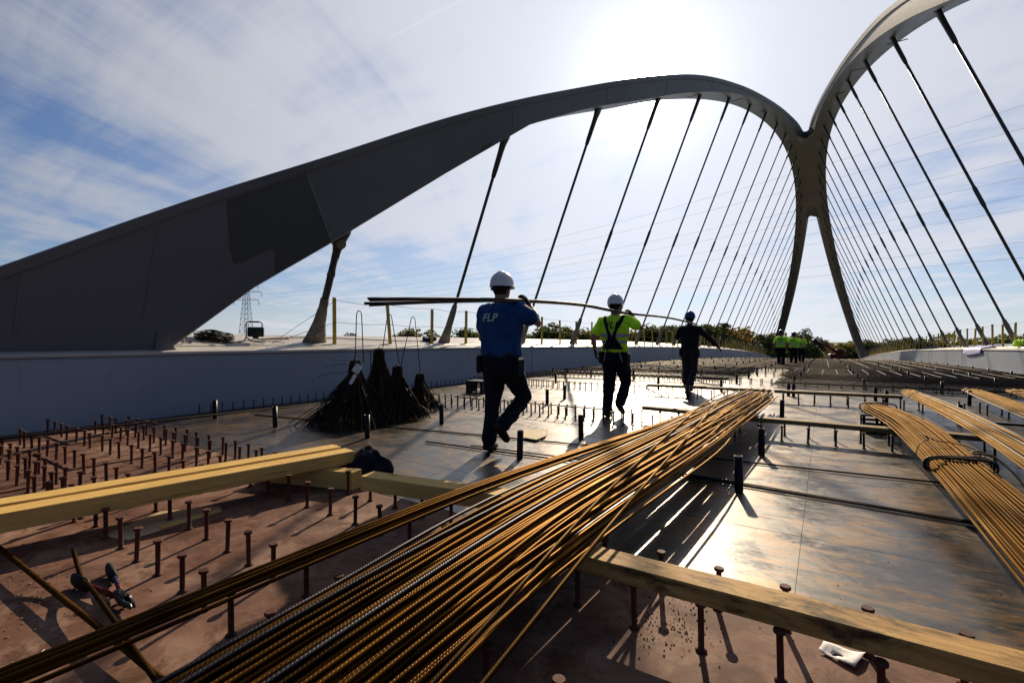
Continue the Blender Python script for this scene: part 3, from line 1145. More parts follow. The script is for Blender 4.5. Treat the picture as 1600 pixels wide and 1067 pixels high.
rb = side_bundle('orange rusted rebar bundle tied with rope, on a black crate at the right',
                 [(.90, .6, .12), (.85, 2.4, .16), (.80, 4.5, .232), (.77, 6.4, .243), (.64, 7.6, .235), (.57, 8.35, .205)],
                 [.20, .195, .18, .21, .20, .13], [26, 24, 20, 15, 9], .0075, 'rebar_orange', .25)
# rope sling round it
def ring_around(parent, cx, cy, z0, hw, h, r, mat, name, skew=0.0, extra=.012):
    b = MB(); pts = []
    for i in range(25):
        a = 2 * math.pi * i / 24
        x = math.copysign(abs(math.cos(a)) ** .6, math.cos(a)) * (hw + extra)
        z = math.copysign(abs(math.sin(a)) ** .6, math.sin(a)) * (h / 2 + extra)
        pts.append(Vector((cx + x, cy + skew * x, z0 + h / 2 + z)) - parent.location)
    b.tube(pts, r, 7)
    return b.build(name, M[mat], parent)
for q, dy in enumerate((0, .013, .03, .047, .058)):
    ring_around(rb, .80 + random.uniform(-.01, .01), 4.5 + dy, .228, .180, .085, .0075, 'timber_old' if q in (1, 3) else 'rubber', 'rope', .22 + .09 * q, .008 + .005 * (q % 3))
kn = MB()
kp = [(.98, 4.62, .335), (.92, 4.66, .36), (.87, 4.60, .352), (.94, 4.57, .358), (1.0, 4.62, .33), (1.06, 4.5, .26), (1.1, 4.35, .16), (1.11, 4.2, .05)]
kn.tube(smooth_path([Vector(p) - rb.location for p in kp], 30), .007, 7)
kn.build('rope_tail', M['timber_old'], rb)
tw = MB()
tw.tube(smooth_path([Vector(p) - rb.location for p in [(.60, 4.9, .24), (.64, 4.95, .335), (.70, 5.02, .36), (.66, 5.05, .39), (.74, 5.0, .355), (.84, 5.05, .34), (.97, 5.0, .31), (1.0, 4.95, .24)]], 26), .004, 5)
tw.build('tie_wire', M['wire'], rb)
ring_around(rb, .595, 7.95, .22, .19, .085, .010, 'ply', 'rope', .3, .01)
r2 = side_bundle('pale rebar bundle lying between the orange bundle and the dark bundles at right',
                 [(1.46, 2.6, .08), (1.45, 4.6, .14), (1.42, 6.46, .2), (1.37, 8.7, .2), (1.25, 10.8, .205)], [.19, .18, .175, .16, .12], [20, 18, 15, 10], .0085, 'rebar_pale', .3, .25)
tw = MB(); tw.tube(smooth_path([Vector(p) - r2.location for p in [(1.15, 10.1, .2), (1.2, 10.15, .28), (1.3, 10.15, .29), (1.44, 10.1, .23)]], 12), .005, 5); tw.build('tie_wire', M['wire'], r2)
r3 = side_bundle('dark grey rebar bundle with wire tied tip at the right edge, before the last one',
                 [(2.25, 4.5, .14), (2.28, 8.3, .16), (2.30, 10.6, .17), (2.33, 12.4, .17)], [.2, .19, .18, .12], [15, 13, 9], .009, 'rebar_pale', .25, .2)
ring_around(r3, 2.32, 12.0, .17, .14, .07, .007, 'wire', 'tie_wire', .1)
r4 = side_bundle('short grey rebar bundle at the far right edge behind the others',
                 [(2.95, 6.4, .16), (2.97, 9.5, .17), (3.0, 12.6, .17)], [.2, .19, .15], [14, 11, 7], .009, 'rebar_pale', .25, .2)
ring_around(r4, 2.99, 12.1, .17, .17, .06, .007, 'wire', 'tie_wire', .1)


# supports under the side bundles
def crate(loc, sx, sy, sz, rz, label, holes=True):
    e = empty('crate', loc, rz, label=label, cat='crate')
    t = .02
    b = MB()
    b.box((0, 0, t / 2), (sx, sy, t)); b.box((0, 0, sz - t / 2), (sx, sy, t))
    b.build('shelf', M['black'], e)
    for s in (-1, 1):
        b = MB(); b.box((s * (sx / 2 - t / 2), 0, sz / 2), (t, sy - .004, sz - 2 * t - .004)); b.build('side_panel', M['black'], e)
    for s in (-1, 1):
        b = MB()
        for k in range(4):
            b.box((-sx / 2 + t + .02 + (sx - 2 * t - .04) * k / 3, s * (sy / 2 - .011), sz / 2), (.03, .02, sz - 2 * t - .004))
        b.box((0, s * (sy / 2 - .011), sz / 2), (sx - 2 * t - .075, .018, .03))
        b.build('front_grille', M['black'], e)
    return e


crate((.68, 7.7, camber(7.7) + .002), .62, .42, .226, .05, 'black plastic crate under the far end of the orange bundle')
crate((-6.45, 8.55, camber(8.5) + .002), .42, .4, .27, .1, 'black crate on the deck by the left girder, behind the first carrier')
b = MB(); b.box((2.45, 8.2, .145 + camber(8.2)), (1.9, .10, .03), bevel=.004)
for x in (1.75, 2.5, 3.25):
    b.box((x, 8.2, .065 + camber(8.2)), (.06, .06, .13))
setp(b.build('support_trestle', M['black']), 'low black steel trestle under the dark bundles at the right', 'trestle')

# loose bars on the sheets -------------------------------------
LB = 'loose bars on the deck'
bar([(-3.74, 3.98, .012), (-2, 4.08, .012), (-.7, 4.15, .012), (1.0, 4.04, .012)], .0085, 'rebar_dark', label='loose dark bar across the sheets at the second pipe sleeve, nearer of two', cat='rebar', group=LB)
bar([(-3.2, 4.10, .011), (-1.2, 4.22, .011), (.4, 4.12, .011), (1.1, 4.07, .011)], .0075, 'rebar_dark', label='thin bar lying tight behind the nearer loose bar on the sheets', cat='rebar', group=LB)
bar([(-7.3, 4.0, .008), (-4.8, 4.4, .008), (-2.2, 4.8, .008), (.9, 5.1, .008)], .0085, 'rebar_dark', label='long loose bar from the left girder past the wire cones to the right', cat='rebar', group=LB)
bar([(-6.5, .2, .185), (-6.7, 1.2, .188), (-6.85, 3.0, .15), (-7.25, 6.0, .05), (-7.45, 9.5, .02)], .011, 'rebar_dark', label='dark bar over the stud tops along the left girder', cat='rebar', group=LB)
bar([(-5.3, 6.33, SZ + .011 + camber(6.3)), (-3.7, 6.33, SZ + .012 + camber(6.3)), (-2.25, 6.33, SZ + .011 + camber(6.3))], .0085, 'rebar_dark', label='straight bar resting on a stud row behind the first carrier', cat='rebar', group=LB)
bar([(-7.9, 10.22, SZ + .008 + camber(10.2)), (-5.9, 10.24, SZ + .008 + camber(10.2)), (-3.4, 10.22, SZ + .008 + camber(10.2))], .0085, 'rebar_dark', label='straight bar on the second stud row behind the second carrier', cat='rebar', group=LB)
bar([(-3.95, .64, .055), (-3.0, .66, .05), (-2.2, .68, .045), (-1.35, .70, .03)], .0115, 'rebar_orange', label='rusty bar on the red deck at lower left beside the bolt cutter', cat='rebar', group=LB)
bar([(-3.1, .80, .12), (-2.85, .765, .06), (-2.6, .74, .075), (-1.72, .66, .05), (-1.5, .63, .05)], .0095, 'rebar_orange', label='bent rusty rod crossing over the bar beside the bolt cutter', cat='rebar', group=LB)

# mats of reinforcement further along the deck --------------------
def mat_field(label, x0, x1, y0, y1, dy, dx, cat='reinforcement mat'):
    c = Vector(((x0 + x1) / 2, y0, camber(y0) + .1))
    e = empty('rebar_mat', c, label=label, cat=cat)
    L = x1 - x0
    b = MB(); b.tube([(-L / 2, 0, 0), (L / 2, 0, 0)], .0095, 6)
    me = b.mesh('rebar', M['mat_bar'])
    y = y0
    while y < y1:
        for zz in (.165, .065):
            if zz < .1 and random.random() < .25:
                continue
            o = link('rebar', me, e, Vector((c.x + random.uniform(-.12, .12), y + random.uniform(-.02, .02), camber(y) + zz)) - c, (0, 0, random.uniform(-.006, .006)))
        y += dy if y > y0 + 4.5 else dy * 1.7
    n = int(L / dx)
    b = MB(); b.tube([(0, yy_ - y0, camber(yy_) - camber(y0)) for yy_ in [y0 + 5.4 + (y1 - y0 - 5.4) * i / 8 for i in range(9)]], .0085, 6)
    me = b.mesh('rebar', M['mat_bar'])
    for i in range(n):
        x = x0 + dx * (i + .5)
        link('rebar', me, e, Vector((x, y0 + random.uniform(-.3, .3), camber(y0) + .184)) - c, (0, 0, random.uniform(-.004, .004)))
    return e


mat_field('mat of thin dark bars on studs at the left of the walkway', -7.9, -2.1, 12.6, 21.5, .19, .45)
mat_field('mat of thin dark bars on studs at the right of the walkway', -1.05, 5.3, 12.6, 21.5, .19, .40)
fm = MB()
y = 21.7
while y < 66:
    c = camber(y)
    fm.box((XC + random.uniform(-.05, .05), y, c + .15), (13.6, .022, .022))
    y += .2 if y < 40 else .3
for i in range(20):
    x = XL + .3 + .68 * i
    pts = [(x, 21.5 + 44 * k / 10, camber(21.5 + 44 * k / 10) + .172) for k in range(11)]
    fm.tube(pts, .011, 4)
    pts = [(x + .1, 21.5 + 44 * k / 10, camber(21.5 + 44 * k / 10) + .06) for k in range(11)]
    fm.tube(pts, .011, 4)
setp(fm.build('rebar_mesh', M['rebar_dark']), 'dense brown reinforcement mesh covering the far deck', 'reinforcement mesh', kind='stuff')

# ---------------------------------------------------------------- cones of tied wire bars
def wire_cone(base, apex_z, r, n, label, tip=(0, 0), loop=None, tall=False, tags=(), squash=1.0):
    e = empty('wire_bundle', base, label=label, cat='wire bundle')
    b = MB()
    for k in range(n):
        a = random.uniform(0, 2 * math.pi)
        rr = r * (random.uniform(.1, 1) ** .5) * random.uniform(.85, 1.12)
        foot = Vector((rr * math.cos(a), rr * math.sin(a) * squash, .006 + (r - min(r, rr)) * .05))
        tw_ = .05 + random.uniform(0, .025)
        tw_ *= random.uniform(.7, 1.35)
        neck = Vector((tip[0] + tw_ * math.cos(a), tip[1] + tw_ * math.sin(a), apex_z * (.80 + random.uniform(-.08, .06))))
        top = Vector((tip[0] + tw_ * .8 * math.cos(a + .5), tip[1] + tw_ * .8 * math.sin(a + .5), apex_z + random.uniform(-.08, .05)))
        mid = foot.lerp(neck, .5) + Vector((random.gauss(0, .03), random.gauss(0, .03), -.05 * random.random()))
        if random.random() < .12:
            foot = foot * random.uniform(1.05, 1.35) + Vector((random.gauss(0, .05), random.gauss(0, .05), 0)); foot.z = .006
        if tall:
            neck.z = apex_z * .62
        pts = [foot, mid, neck, top]
        b.tube(pts, .0052, 4, smooth=False)
    setp(b.build('wire_skirt', M['wire'], e), kind='stuff')
    b = MB()
    for k in range(5):
        a0 = k * 1.3
        b.tube(smooth_path([(tip[0] + .066 * math.cos(a0 + t), tip[1] + .066 * math.sin(a0 + t), apex_z * .8 + .012 * math.sin(t * 2) + .012 * k) for t in [i * .7 for i in range(10)]], 24), .005, 5)
    b.build('neck_binding', M['wire'], e)
    b = MB()
    b.tube(smooth_path([(tip[0] - .03, tip[1], apex_z - .03), (tip[0] - .03, tip[1], apex_z + .04), (tip[0], tip[1], apex_z + .07), (tip[0] + .03, tip[1], apex_z + .04), (tip[0] + .03, tip[1], apex_z - .03)], 12), .006, 5)
    b.build('top_loop', M['wire'], e)
    if loop:
        for (x, y, zt, hw, z0, z1) in loop:
            b = MB()
            R_ = Vector((RT.x, RT.y, 0))
            c = Vector((x, y, 0))
            t0 = .035
            pts = [c - R_ * hw[0] + Vector((0, 0, z0)), c - R_ * t0 + Vector((0, 0, zt - .06)), c - R_ * t0 * .7 + Vector((0, 0, zt - .015)), c + Vector((0, 0, zt)), c + R_ * t0 * .7 + Vector((0, 0, zt - .015)), c + R_ * t0 + Vector((0, 0, zt - .06)), c + R_ * hw[1] + Vector((0, 0, z1))]
            b.tube(pts, .007, 6)
            b.build('hairpin_bar', M['wire'], e)
    for (x, y, z, w, h, tilt) in tags:
        b = MB(); b.box((0, 0, 0), (w, .003, h))
        o = b.build('tag', M['paper'], e, loc=(x, y, z), rot=(rad(-12), rad(tilt), rad(YAW)))
    return e


pa = at(548, 662); pb_ = at(597, 655); pc = at(622, 653); pd = at(664, 641)
wire_cone(pa, .82, .60, 480, 'leftmost and widest cone of dark wire bars, standing on the deck', tip=(.06, .03), loop=[(.10, .06, 1.55, (.06, .06), .75, .84)], tags=[(.26, -.10, .77, .10, .12, 32), (.22, -.14, .63, .045, .14, 28)])
wire_cone(pb_, .98, .44, 260, 'tallest cone of dark wire bars, behind the widest one', tip=(-.06, 0))
wire_cone(pc, .72, .46, 380, 'dark wire cone with a top ring, third from the left', tip=(-.01, 0), loop=[(-.16, -.02, 1.53, (.10, .16), 1.03, .70)])
wire_cone(pd, .55, .33, 210, 'smallest dark wire cone, nearest to the first carrier', tip=(-.08, -.03), loop=[(-.22, -.05, 1.53, (.21, .13), .68, .52)])
# stray curly wires at the left cone
sw = MB()
for k in range(5):
    p = pa + Vector((.05, .03, .78))
    pts = [p]
    d_ = -RT * .09 + Vector((0, 0, random.uniform(-.03, .05)))
    for q in range(5):
        p = p + d_ + Vector((random.uniform(-.03, .03), random.uniform(-.03, .03), random.uniform(-.05, .03)))
        pts.append(p)
    if k < 3:
        sw.tube(smooth_path([v - pa for v in pts], 18), .003, 4)
setp(sw.build('wire_curl', M['wire'], loc=pa), 'loose curled tie wires sticking out of the leftmost wire cone', 'wire')

# ---------------------------------------------------------------- people
def remesh(mb, name, mat, parent, voxel=.013, smooth=4, wrinkle=0.0, wscale=9.0):
    me = mb.mesh(name, None)
    fix_normals(me)
    tmp = bpy.data.objects.new('tmp', me)
    COL.objects.link(tmp)
    m1 = tmp.modifiers.new('r', 'REMESH'); m1.mode = 'VOXEL'; m1.voxel_size = voxel
    m2 = tmp.modifiers.new('s', 'SMOOTH'); m2.iterations = smooth; m2.factor = .5
    dg = bpy.context.evaluated_depsgraph_get()
    out = bpy.data.meshes.new_from_object(tmp.evaluated_get(dg))
    COL.objects.unlink(tmp); bpy.data.objects.remove(tmp)
    if wrinkle:
        seed = Vector((random.random() * 50, random.random() * 50, random.random() * 50))
        for v, nn in zip(out.vertices, [v.normal.copy() for v in out.vertices]):
            q = v.co * wscale + seed
            a = noise.noise(Vector((q.x, q.y, q.z * .55)))
            b_ = noise.noise(Vector((q.x * 2.3, q.y * 2.3, q.z * 1.6)))
            v.co += nn * (wrinkle * (1 - 2 * abs(a)) + wrinkle * .5 * b_)
    for p in out.polygons:
        p.use_smooth = True
    out.materials.clear()
    out.materials.append(mat)
    out.name = name
    return link(name, out, parent)


def limb(mb, pts, sides=12):
    """tapering limb: list of (point, radius) with round ends"""
    P = [(Vector(p), r) for p, r in pts]
    d0 = (P[1][0] - P[0][0]).normalized(); d1 = (P[-1][0] - P[-2][0]).normalized()
    q = [(P[0][0] - d0 * P[0][1] * .7, P[0][1] * .55)] + P + [(P[-1][0] + d1 * P[-1][1] * .7, P[-1][1] * .55)]
    mb.tube([a for a, _ in q], [r for _, r in q], sides)


def torso(mb, rows, sides=18):
    mb.rings([[(cx + rx * math.cos(2 * math.pi * j / sides), cy + ry * math.sin(2 * math.pi * j / sides), z) for j in range(sides)] for z, cx, cy, rx, ry in rows])


def hand(parent, mat, wrist, dirv, palm_n, curl, name='glove', side=1):
    """palm, four curled fingers of unequal length and a thumb from the side of the palm"""
    dv = Vector(dirv).normalized()
    pnrm = Vector(palm_n); pnrm = (pnrm - dv * pnrm.dot(dv)).normalized()
    sv = dv.cross(pnrm).normalized() * side
    w = Vector(wrist)
    mb = MB()
    rr = []
    for s, a, b_ in ((-.05, .030, .026), (0, .032, .024), (.03, .042, .022), (.075, .045, .020), (.098, .041, .017)):
        rr.append([w + dv * s + sv * (a * math.cos(q * math.pi / 6)) + pnrm * (b_ * math.sin(q * math.pi / 6)) for q in range(12)])
    mb.rings(rr)
    for k, L in enumerate((.070, .080, .075, .058)):
        base = w + dv * .088 + sv * (.033 - .022 * k)
        d_ = dv.copy()
        pts = [(base - dv * .02, .0115)]
        p = base
        for j in range(3):
            ang = curl * (.5 + .5 * j)
            d_ = (dv * math.cos(ang) + pnrm * math.sin(ang)).normalized()
            p = p + d_ * L * (.42, .33, .25)[j]
            pts.append((p, .0105 - .001 * j))
        limb(mb, pts, 8)
    tb_ = w + dv * .02 + sv * .034
    limb(mb, [(tb_, .0135), (tb_ + dv * .03 + sv * .025 + pnrm * .012, .0125), (tb_ + dv * .055 + sv * .030 + pnrm * .034, .0105)], 8)
    return remesh(mb, name, mat, parent, .0055, 2)


def helmet(parent, mat, c, tilt=0.0, back=True):
    mb = MB()
    rings = []
    sides = 28
    for k in range(9):
        t = k / 8 * math.pi / 2
        z = .125 * math.sin(t)
        r = math.cos(t)
        if k == 8:
            r = .02
        rings.append([(.118 * r * math.cos(2 * math.pi * j / sides), .142 * r * math.sin(2 * math.pi * j / sides), z) for j in range(sides)])
    low = [(.118 * math.cos(2 * math.pi * j / sides), .142 * math.sin(2 * math.pi * j / sides), -.025) for j in range(sides)]
    brim = []
    for j in range(sides):
        a = 2 * math.pi * j / sides
        f = max(0, math.sin(a)) ** 2
        k = 1.06 + .26 * f
        brim.append((.118 * (1.06 + .08 * f) * math.cos(a), .142 * k * math.sin(a), -.036 - .012 * f))
    inner = [(.108 * math.cos(2 * math.pi * j / sides), .132 * math.sin(2 * math.pi * j / sides), -.034) for j in range(sides)]
    mb.rings([inner, brim, low] + rings, cap=False)
    mb.face([len(mb.v) - sides + j for j in range(sides)], None, True)
    # centre ridge
    rg = []
    for k in range(13):
        t = -.9 + 1.8 * k / 12 
        a = t * math.pi / 2 * .92
        p = Vector((0, .142 * math.sin(a), .125 * math.cos(a)))
        rg.append(p)
    rid = MB(); rid.tube(rg, .016, 8, flat=.5)
    o = mb.build('helmet', mat, parent, loc=c, rot=(tilt, 0, 0))
    fix_normals(o.data)
    rid.build('helmet_ridge', mat, o)
    # cradle band with wheel at the nape
    b = MB()
    b.tube([(.100 * math.cos(a), .126 * math.sin(a), -.052 - .012 * max(0, -math.sin(a))) for a in [math.pi + i * math.pi / 12 for i in range(13)]], .012, 6, flat=1.4)
    b.build('nape_strap', M['black'], o)
    return o


def copy_band(src, name, mat, parent, cond, off=.004):
    me = src.data
    mb = MB(); idx = {}
    def vid(i):
        if i not in idx:
            v = me.vertices[i]
            idx[i] = len(mb.v); mb.v.append(v.co + v.normal * off)
        return idx[i]
    for p in me.polygons:
        if cond(p.center, p.normal):
            mb.face([vid(i) for i in p.vertices], None, True)
    if not mb.f:
        return None
    return mb.build(name, mat, parent)


def back_print(shirt, parent, text, cx, cz, size, mat, slant=0.0, name='back_print'):
    cu = bpy.data.curves.new('t', 'FONT')
    cu.body = text
    cu.size = size
    cu.align_x = 'CENTER'; cu.align_y = 'CENTER'
    cu.shear = slant
    cu.offset = size * .022
    cu.space_character = 1.12
    t = bpy.data.objects.new('t', cu)
    COL.objects.link(t)
    me = bpy.data.meshes.new_from_object(t.evaluated_get(bpy.context.evaluated_depsgraph_get()))
    COL.objects.unlink(t); bpy.data.objects.remove(t)
    bm = bmesh.new(); bm.from_mesh(me)
    bmesh.ops.triangulate(bm, faces=bm.faces)
    for _ in range(3):
        lng = [e for e in bm.edges if e.calc_length() > size * .14]
        if not lng:
            break
        bmesh.ops.subdivide_edges(bm, edges=lng, cuts=1)
        bmesh.ops.triangulate(bm, faces=bm.faces)
    bvh = BVHTree.FromPolygons([v.co for v in shirt.data.vertices], [tuple(p.vertices) for p in shirt.data.polygons])
    for v in bm.verts:
        x, z = v.co.x + cx, v.co.y + cz
        h = bvh.ray_cast(Vector((x, -1.5, z)), Vector((0, 1, 0)))
        yv = h[0].y if h[0] is not None else 0
        v.co = Vector((x, yv - .005, z))
    bm.to_mesh(me); bm.free()
    me.materials.clear(); me.materials.append(mat)
    return link(name, me, parent)


def person(loc, heading, label, J, shirt='blue_shirt', trousers='denim', hat='helmet_white', long_sleeve=False, stock=1.0, scale=1.0, prt=None, stripes=False, bib=False, vox=.013, group=None, head_turn=0.0, belt=True):
    e = empty('person', loc, heading, label=label, cat='person', group=group)
    e.scale = (scale,) * 3
    s = stock
    lx, ly = J.get('lean', (0, 0))
    def T(z):   # torso lean
        f = max(0, z - .95) / .6
        return lx * f, ly * f
    V = Vector
    sh = {k: V(J['sh_' + k]) for k in 'lr'}; el = {k: V(J['el_' + k]) for k in 'lr'}; ha = {k: V(J['ha_' + k]) for k in 'lr'}
    hp = {k: V(J['hip_' + k]) for k in 'lr'}; kn_ = {k: V(J['kn_' + k]) for k in 'lr'}; an = {k: V(J['an_' + k]) for k in 'lr'}
    hx, hy = T(1.66)
    # one continuous body
    mb = MB()
    rows_ = [(.90, .150, .105), (1.05, .145, .10), (1.25, .165, .11), (1.40, .165, .095), (1.49, .10, .07), (1.53, .062, .062), (1.60, .058, .062)]
    torso(mb, [(z, T(z)[0], T(z)[1], rx * s, ry * s) for z, rx, ry in rows_])
    hd = [(1.565, .045, .055), (1.585, .06, .078), (1.62, .073, .094), (1.67, .079, .101), (1.72, .078, .100), (1.77, .062, .082), (1.80, .03, .045)]
    torso(mb, [(z, hx, hy + .018, rx, ry) for z, rx, ry in hd])
    limb(mb, [((hx, hy + .115, 1.655), .014), ((hx, hy + .132, 1.63), .016)], 8)       # nose
    for q in (-1, 1):
        limb(mb, [((hx + q * .080, hy + .0, 1.64), .014), ((hx + q * .088, hy - .006, 1.675), .018)], 8)   # ears
        limb(mb, [((hx + q * .032, hy + .108, 1.672), .012), ((hx + q * .034, hy + .108, 1.673), .012)], 8)   # eyes
    limb(mb, [((hx - .025, hy + .108, 1.598), .010), ((hx + .025, hy + .108, 1.598), .010)], 8)            # lips
    for k in 'lr':
        limb(mb, [(sh[k], .052 * s), (sh[k].lerp(el[k], .5), .047 * s), (el[k], .040 * s), (el[k].lerp(ha[k], .35), .041 * s), (ha[k], .027)], 12)
        limb(mb, [(hp[k], .085 * s), (kn_[k], .055), (kn_[k].lerp(an[k], .35), .05), (an[k], .035)], 12)
    remesh(mb, 'body', M['skin'], e, vox)
    # hair at the nape
    mb = MB()
    torso(mb, [(1.615, hx, hy + .0, .068, .082), (1.66, hx, hy + .006, .083, .098), (1.72, hx, hy + .012, .083, .104)])
    remesh(mb, 'hair', M['hair'], e, .010, 2)
    # shirt
    mb = MB()
    rows_ = [(.985, .185, .135), (1.02, .19, .138), (1.12, .184, .132), (1.26, .200, .140), (1.37, .205, .13), (1.45, .170, .105), (1.50, .11, .088), (1.527, .080, .076)]
    torso(mb, [(z, T(z)[0], T(z)[1], rx * s, ry * s) for z, rx, ry in rows_])
    for k in 'lr':
        if long_sleeve:
            limb(mb, [(sh[k].lerp(V((*T(1.45), 1.43)), .35), .082 * s), (sh[k], .078 * s), (sh[k].lerp(el[k], .6), .062 * s), (el[k], .056 * s), (el[k].lerp(ha[k], .9), .042)], 12)
        else:
            limb(mb, [(sh[k].lerp(V((*T(1.45), 1.43)), .35), .085 * s), (sh[k], .081 * s), (sh[k].lerp(el[k], .35), .073 * s), (sh[k].lerp(el[k], .62), .071 * s)], 12)
    so = remesh(mb, 'shirt', M[shirt], e, vox, 3, .013, 6.5)
    # trousers
    mb = MB()
    torso(mb, [(.80, 0, 0, .16 * s, .118 * s), (.90, 0, 0, .178 * s, .13 * s), (.99, T(.99)[0], T(.99)[1], .172 * s, .124 * s), (1.035, T(1.03)[0], T(1.03)[1], .170 * s, .122 * s)])
    for k in 'lr':
        limb(mb, [(hp[k] + V((0, 0, .02)), .105 * s), (hp[k].lerp(kn_[k], .45), .096 * s), (kn_[k], .078), (kn_[k].lerp(an[k], .45), .074), (an[k] + (kn_[k] - an[k]).normalized() * .05, .072), (an[k] + (kn_[k] - an[k]).normalized() * .01, .070)], 14)
    to = remesh(mb, 'trousers', M[trousers], e, vox, 3, .013, 6.5)
    if belt:
        copy_band(to, 'belt', M['black'], e, lambda c, n: 1.0 < c.z < 1.035 and abs(c.x) < .25, .006)
        for q, zz in ((-1, .90), (1, .88)):
            b = MB(); b.box((q * .195 * s, -.03, zz), (.055, .15, .19), bevel=.02)
            b.build('tool_pouch', M['rubber'] if q < 0 else M[trousers], e)
    # boots
    for k in 'lr':
        td = V(J['toe_' + k]).normalized()
        up = (kn_[k] - an[k]).normalized()
        mb = MB()
        limb(mb, [(an[k] + up * .07, .055), (an[k], .052), (an[k] - up * .035, .050)], 12)
        limb(mb, [(an[k] - up * .045 - td * .055, .042), (an[k] - up * .045 + td * .06, .047), (an[k] - up * .052 + td * .165, .040)], 12)
        b_ = remesh(mb, 'boot', M['boot'], e, .011, 3)
    # gloves
    for k in 'lr':
        d_ = V(J.get('hd_' + k, (ha[k] - el[k])))
        hand(e, M['glove'], ha[k], d_, J.get('pn_' + k, (0, 1, 0)), J.get('curl_' + k, .5), side=1 if k == 'r' else -1)
    helmet(e, M[hat], (hx, hy + .014, 1.735), J.get('nod', 0.0))
    if stripes:
        for zc in stripes:
            copy_band(so, 'reflective_stripe', M['reflect'], e, lambda c, n, zc=zc: abs(c.z - zc) < .024 and abs(c.x) < .215 * s, .005)
    if bib:
        # crossed straps of the dungarees and their back panel
        def strap(c, n):
            if n.y > .2 or not (1.02 < c.z < 1.52):
                return False
            t = (c.z - 1.10) / .40
            if c.z < 1.22:
                return abs(c.x - .0) < .16 - (c.z - 1.02) * .55
            return abs(abs(c.x) - (.03 + .11 * max(0, (c.z - 1.22) / .28))) < .026
        copy_band(so, 'dungaree_straps', M[trousers], e, strap, .007)
        copy_band(to, 'trouser_piping', M['reflect'], e, lambda c, n: n.y < -.2 and abs(abs(c.x) - .10 - (1.0 - c.z) * .25) < .008 and .84 < c.z < 1.0, .004)
    if prt:
        back_print(so, e, *prt)
    return e


def pose(**kw):
    J = dict(sh_l=(-.195, 0, 1.435), sh_r=(.195, 0, 1.435), el_l=(-.265, -.02, 1.16), el_r=(.265, -.02, 1.16), ha_l=(-.275, .08, .93), ha_r=(.275, .08, .93),
             hip_l=(-.09, 0, .90), hip_r=(.09, 0, .90), kn_l=(-.10, .04, .49), kn_r=(.10, .04, .49), an_l=(-.10, -.02, .085), an_r=(.10, -.02, .085), toe_l=(-.1, 1, 0), toe_r=(.1, 1, 0))
    J.update(kw)
    return J


PZ = lambda p: (p.x, p.y, camber(p.y) + .002)
p1 = Vector((-2.80, 4.10, 0)); p2 = Vector((-2.66, 6.95, 0)); p3 = Vector((-2.62, 11.6, 0))
person(PZ(p1), rad(3), 'person in blue shirt and white helmet carrying bars on the shoulder, nearest of the carriers',
       pose(kn_l=(-.11, .02, .49), an_l=(-.115, -.06, .10), toe_l=(-.12, 1, -.12), kn_r=(.15, .21, .545), an_r=(.09, -.13, .285), toe_r=(.1, .8, -.75),
            sh_r=(.205, .02, 1.455), el_r=(.40, .06, 1.315), ha_r=(.235, .17, 1.515), hd_r=(-.55, .1, .75), pn_r=(-.6, -.5, -.3), curl_r=1.0,
            el_l=(-.27, .06, 1.17), ha_l=(-.19, .26, 1.06), curl_l=.8, pn_l=(1, 0, 0)),
       shirt='blue_shirt', hat='helmet_white', stock=1.17, scale=1.0, prt=('FLP', -.045, 1.375, .112, M['print_pale'], .08), vox=.012)
person(PZ(p2), rad(2), 'person in yellow hi-vis shirt and dungarees with white helmet, second of the bar carriers',
       pose(kn_r=(.13, .14, .50), an_r=(.11, -.10, .22), toe_r=(.1, .8, -.6), an_l=(-.10, -.07, .095), toe_l=(-.1, 1, -.1),
            sh_r=(.2, .02, 1.455), el_r=(.385, .05, 1.33), ha_r=(.225, .16, 1.515), hd_r=(-.55, .1, .75), pn_r=(-.6, -.5, -.3), curl_r=1.0,
            el_l=(-.33, -.05, 1.20), ha_l=(-.33, .04, .985), curl_l=.7, pn_l=(1, .3, 0)),
       shirt='hivis', hat='helmet_white', stock=1.04, prt=('FLP', -.0, 1.375, .14, M['print_dark'], .12), stripes=(1.13, 1.23), bib=True)
person(PZ(p3), rad(0), 'person in dark sweater and blue helmet with one arm out, front one of the carriers',
       pose(kn_l=(-.09, .06, .49), kn_r=(.10, -.02, .50), an_r=(.06, -.24, .16), toe_r=(.1, .9, -.5), an_l=(-.08, .05, .085),
            el_r=(.40, -.02, 1.24), ha_r=(.58, .06, 1.05), curl_r=.6, pn_r=(0, 0, -1), el_l=(-.31, .10, 1.24), ha_l=(-.13, .17, 1.47), hd_l=(.4, .1, .6), curl_l=1.0, pn_l=(.6, -.5, 0), nod=.15),
       shirt='dark_shirt', trousers='greytrouser', hat='helmet_blue', long_sleeve=True, stock=1.0)
FARG = 'workers walking away in hi-vis shirts'
p4 = atd(1220, 23.6); p5 = atd(1240, 26.5); p6 = atd(1252, 29.0)
person(PZ(p4), rad(-3), 'person in hi-vis shirt and dark blue helmet, nearest of the three walking away',
       pose(kn_l=(-.10, .1, .49), an_l=(-.09, .12, .085), an_r=(.09, -.10, .09)), shirt='hivis', hat='helmet_dark', prt=('FLP', 0, 1.36, .15, M['print_dark'], .1), stripes=(1.13, 1.24), vox=.017, group=FARG, stock=1.06)
person(PZ(p5), rad(-3), 'person in hi-vis shirt and grey helmet, middle of the three walking away',
       pose(kn_r=(.10, .1, .49), an_r=(.09, .12, .085), an_l=(-.09, -.16, .12), el_r=(.34, .02, 1.2), ha_r=(.40, .1, 1.0)), shirt='hivis', hat='helmet_dark', prt=('FLP', 0, 1.36, .15, M['print_dark'], .1), stripes=(1.13, 1.24), vox=.017, group=FARG)
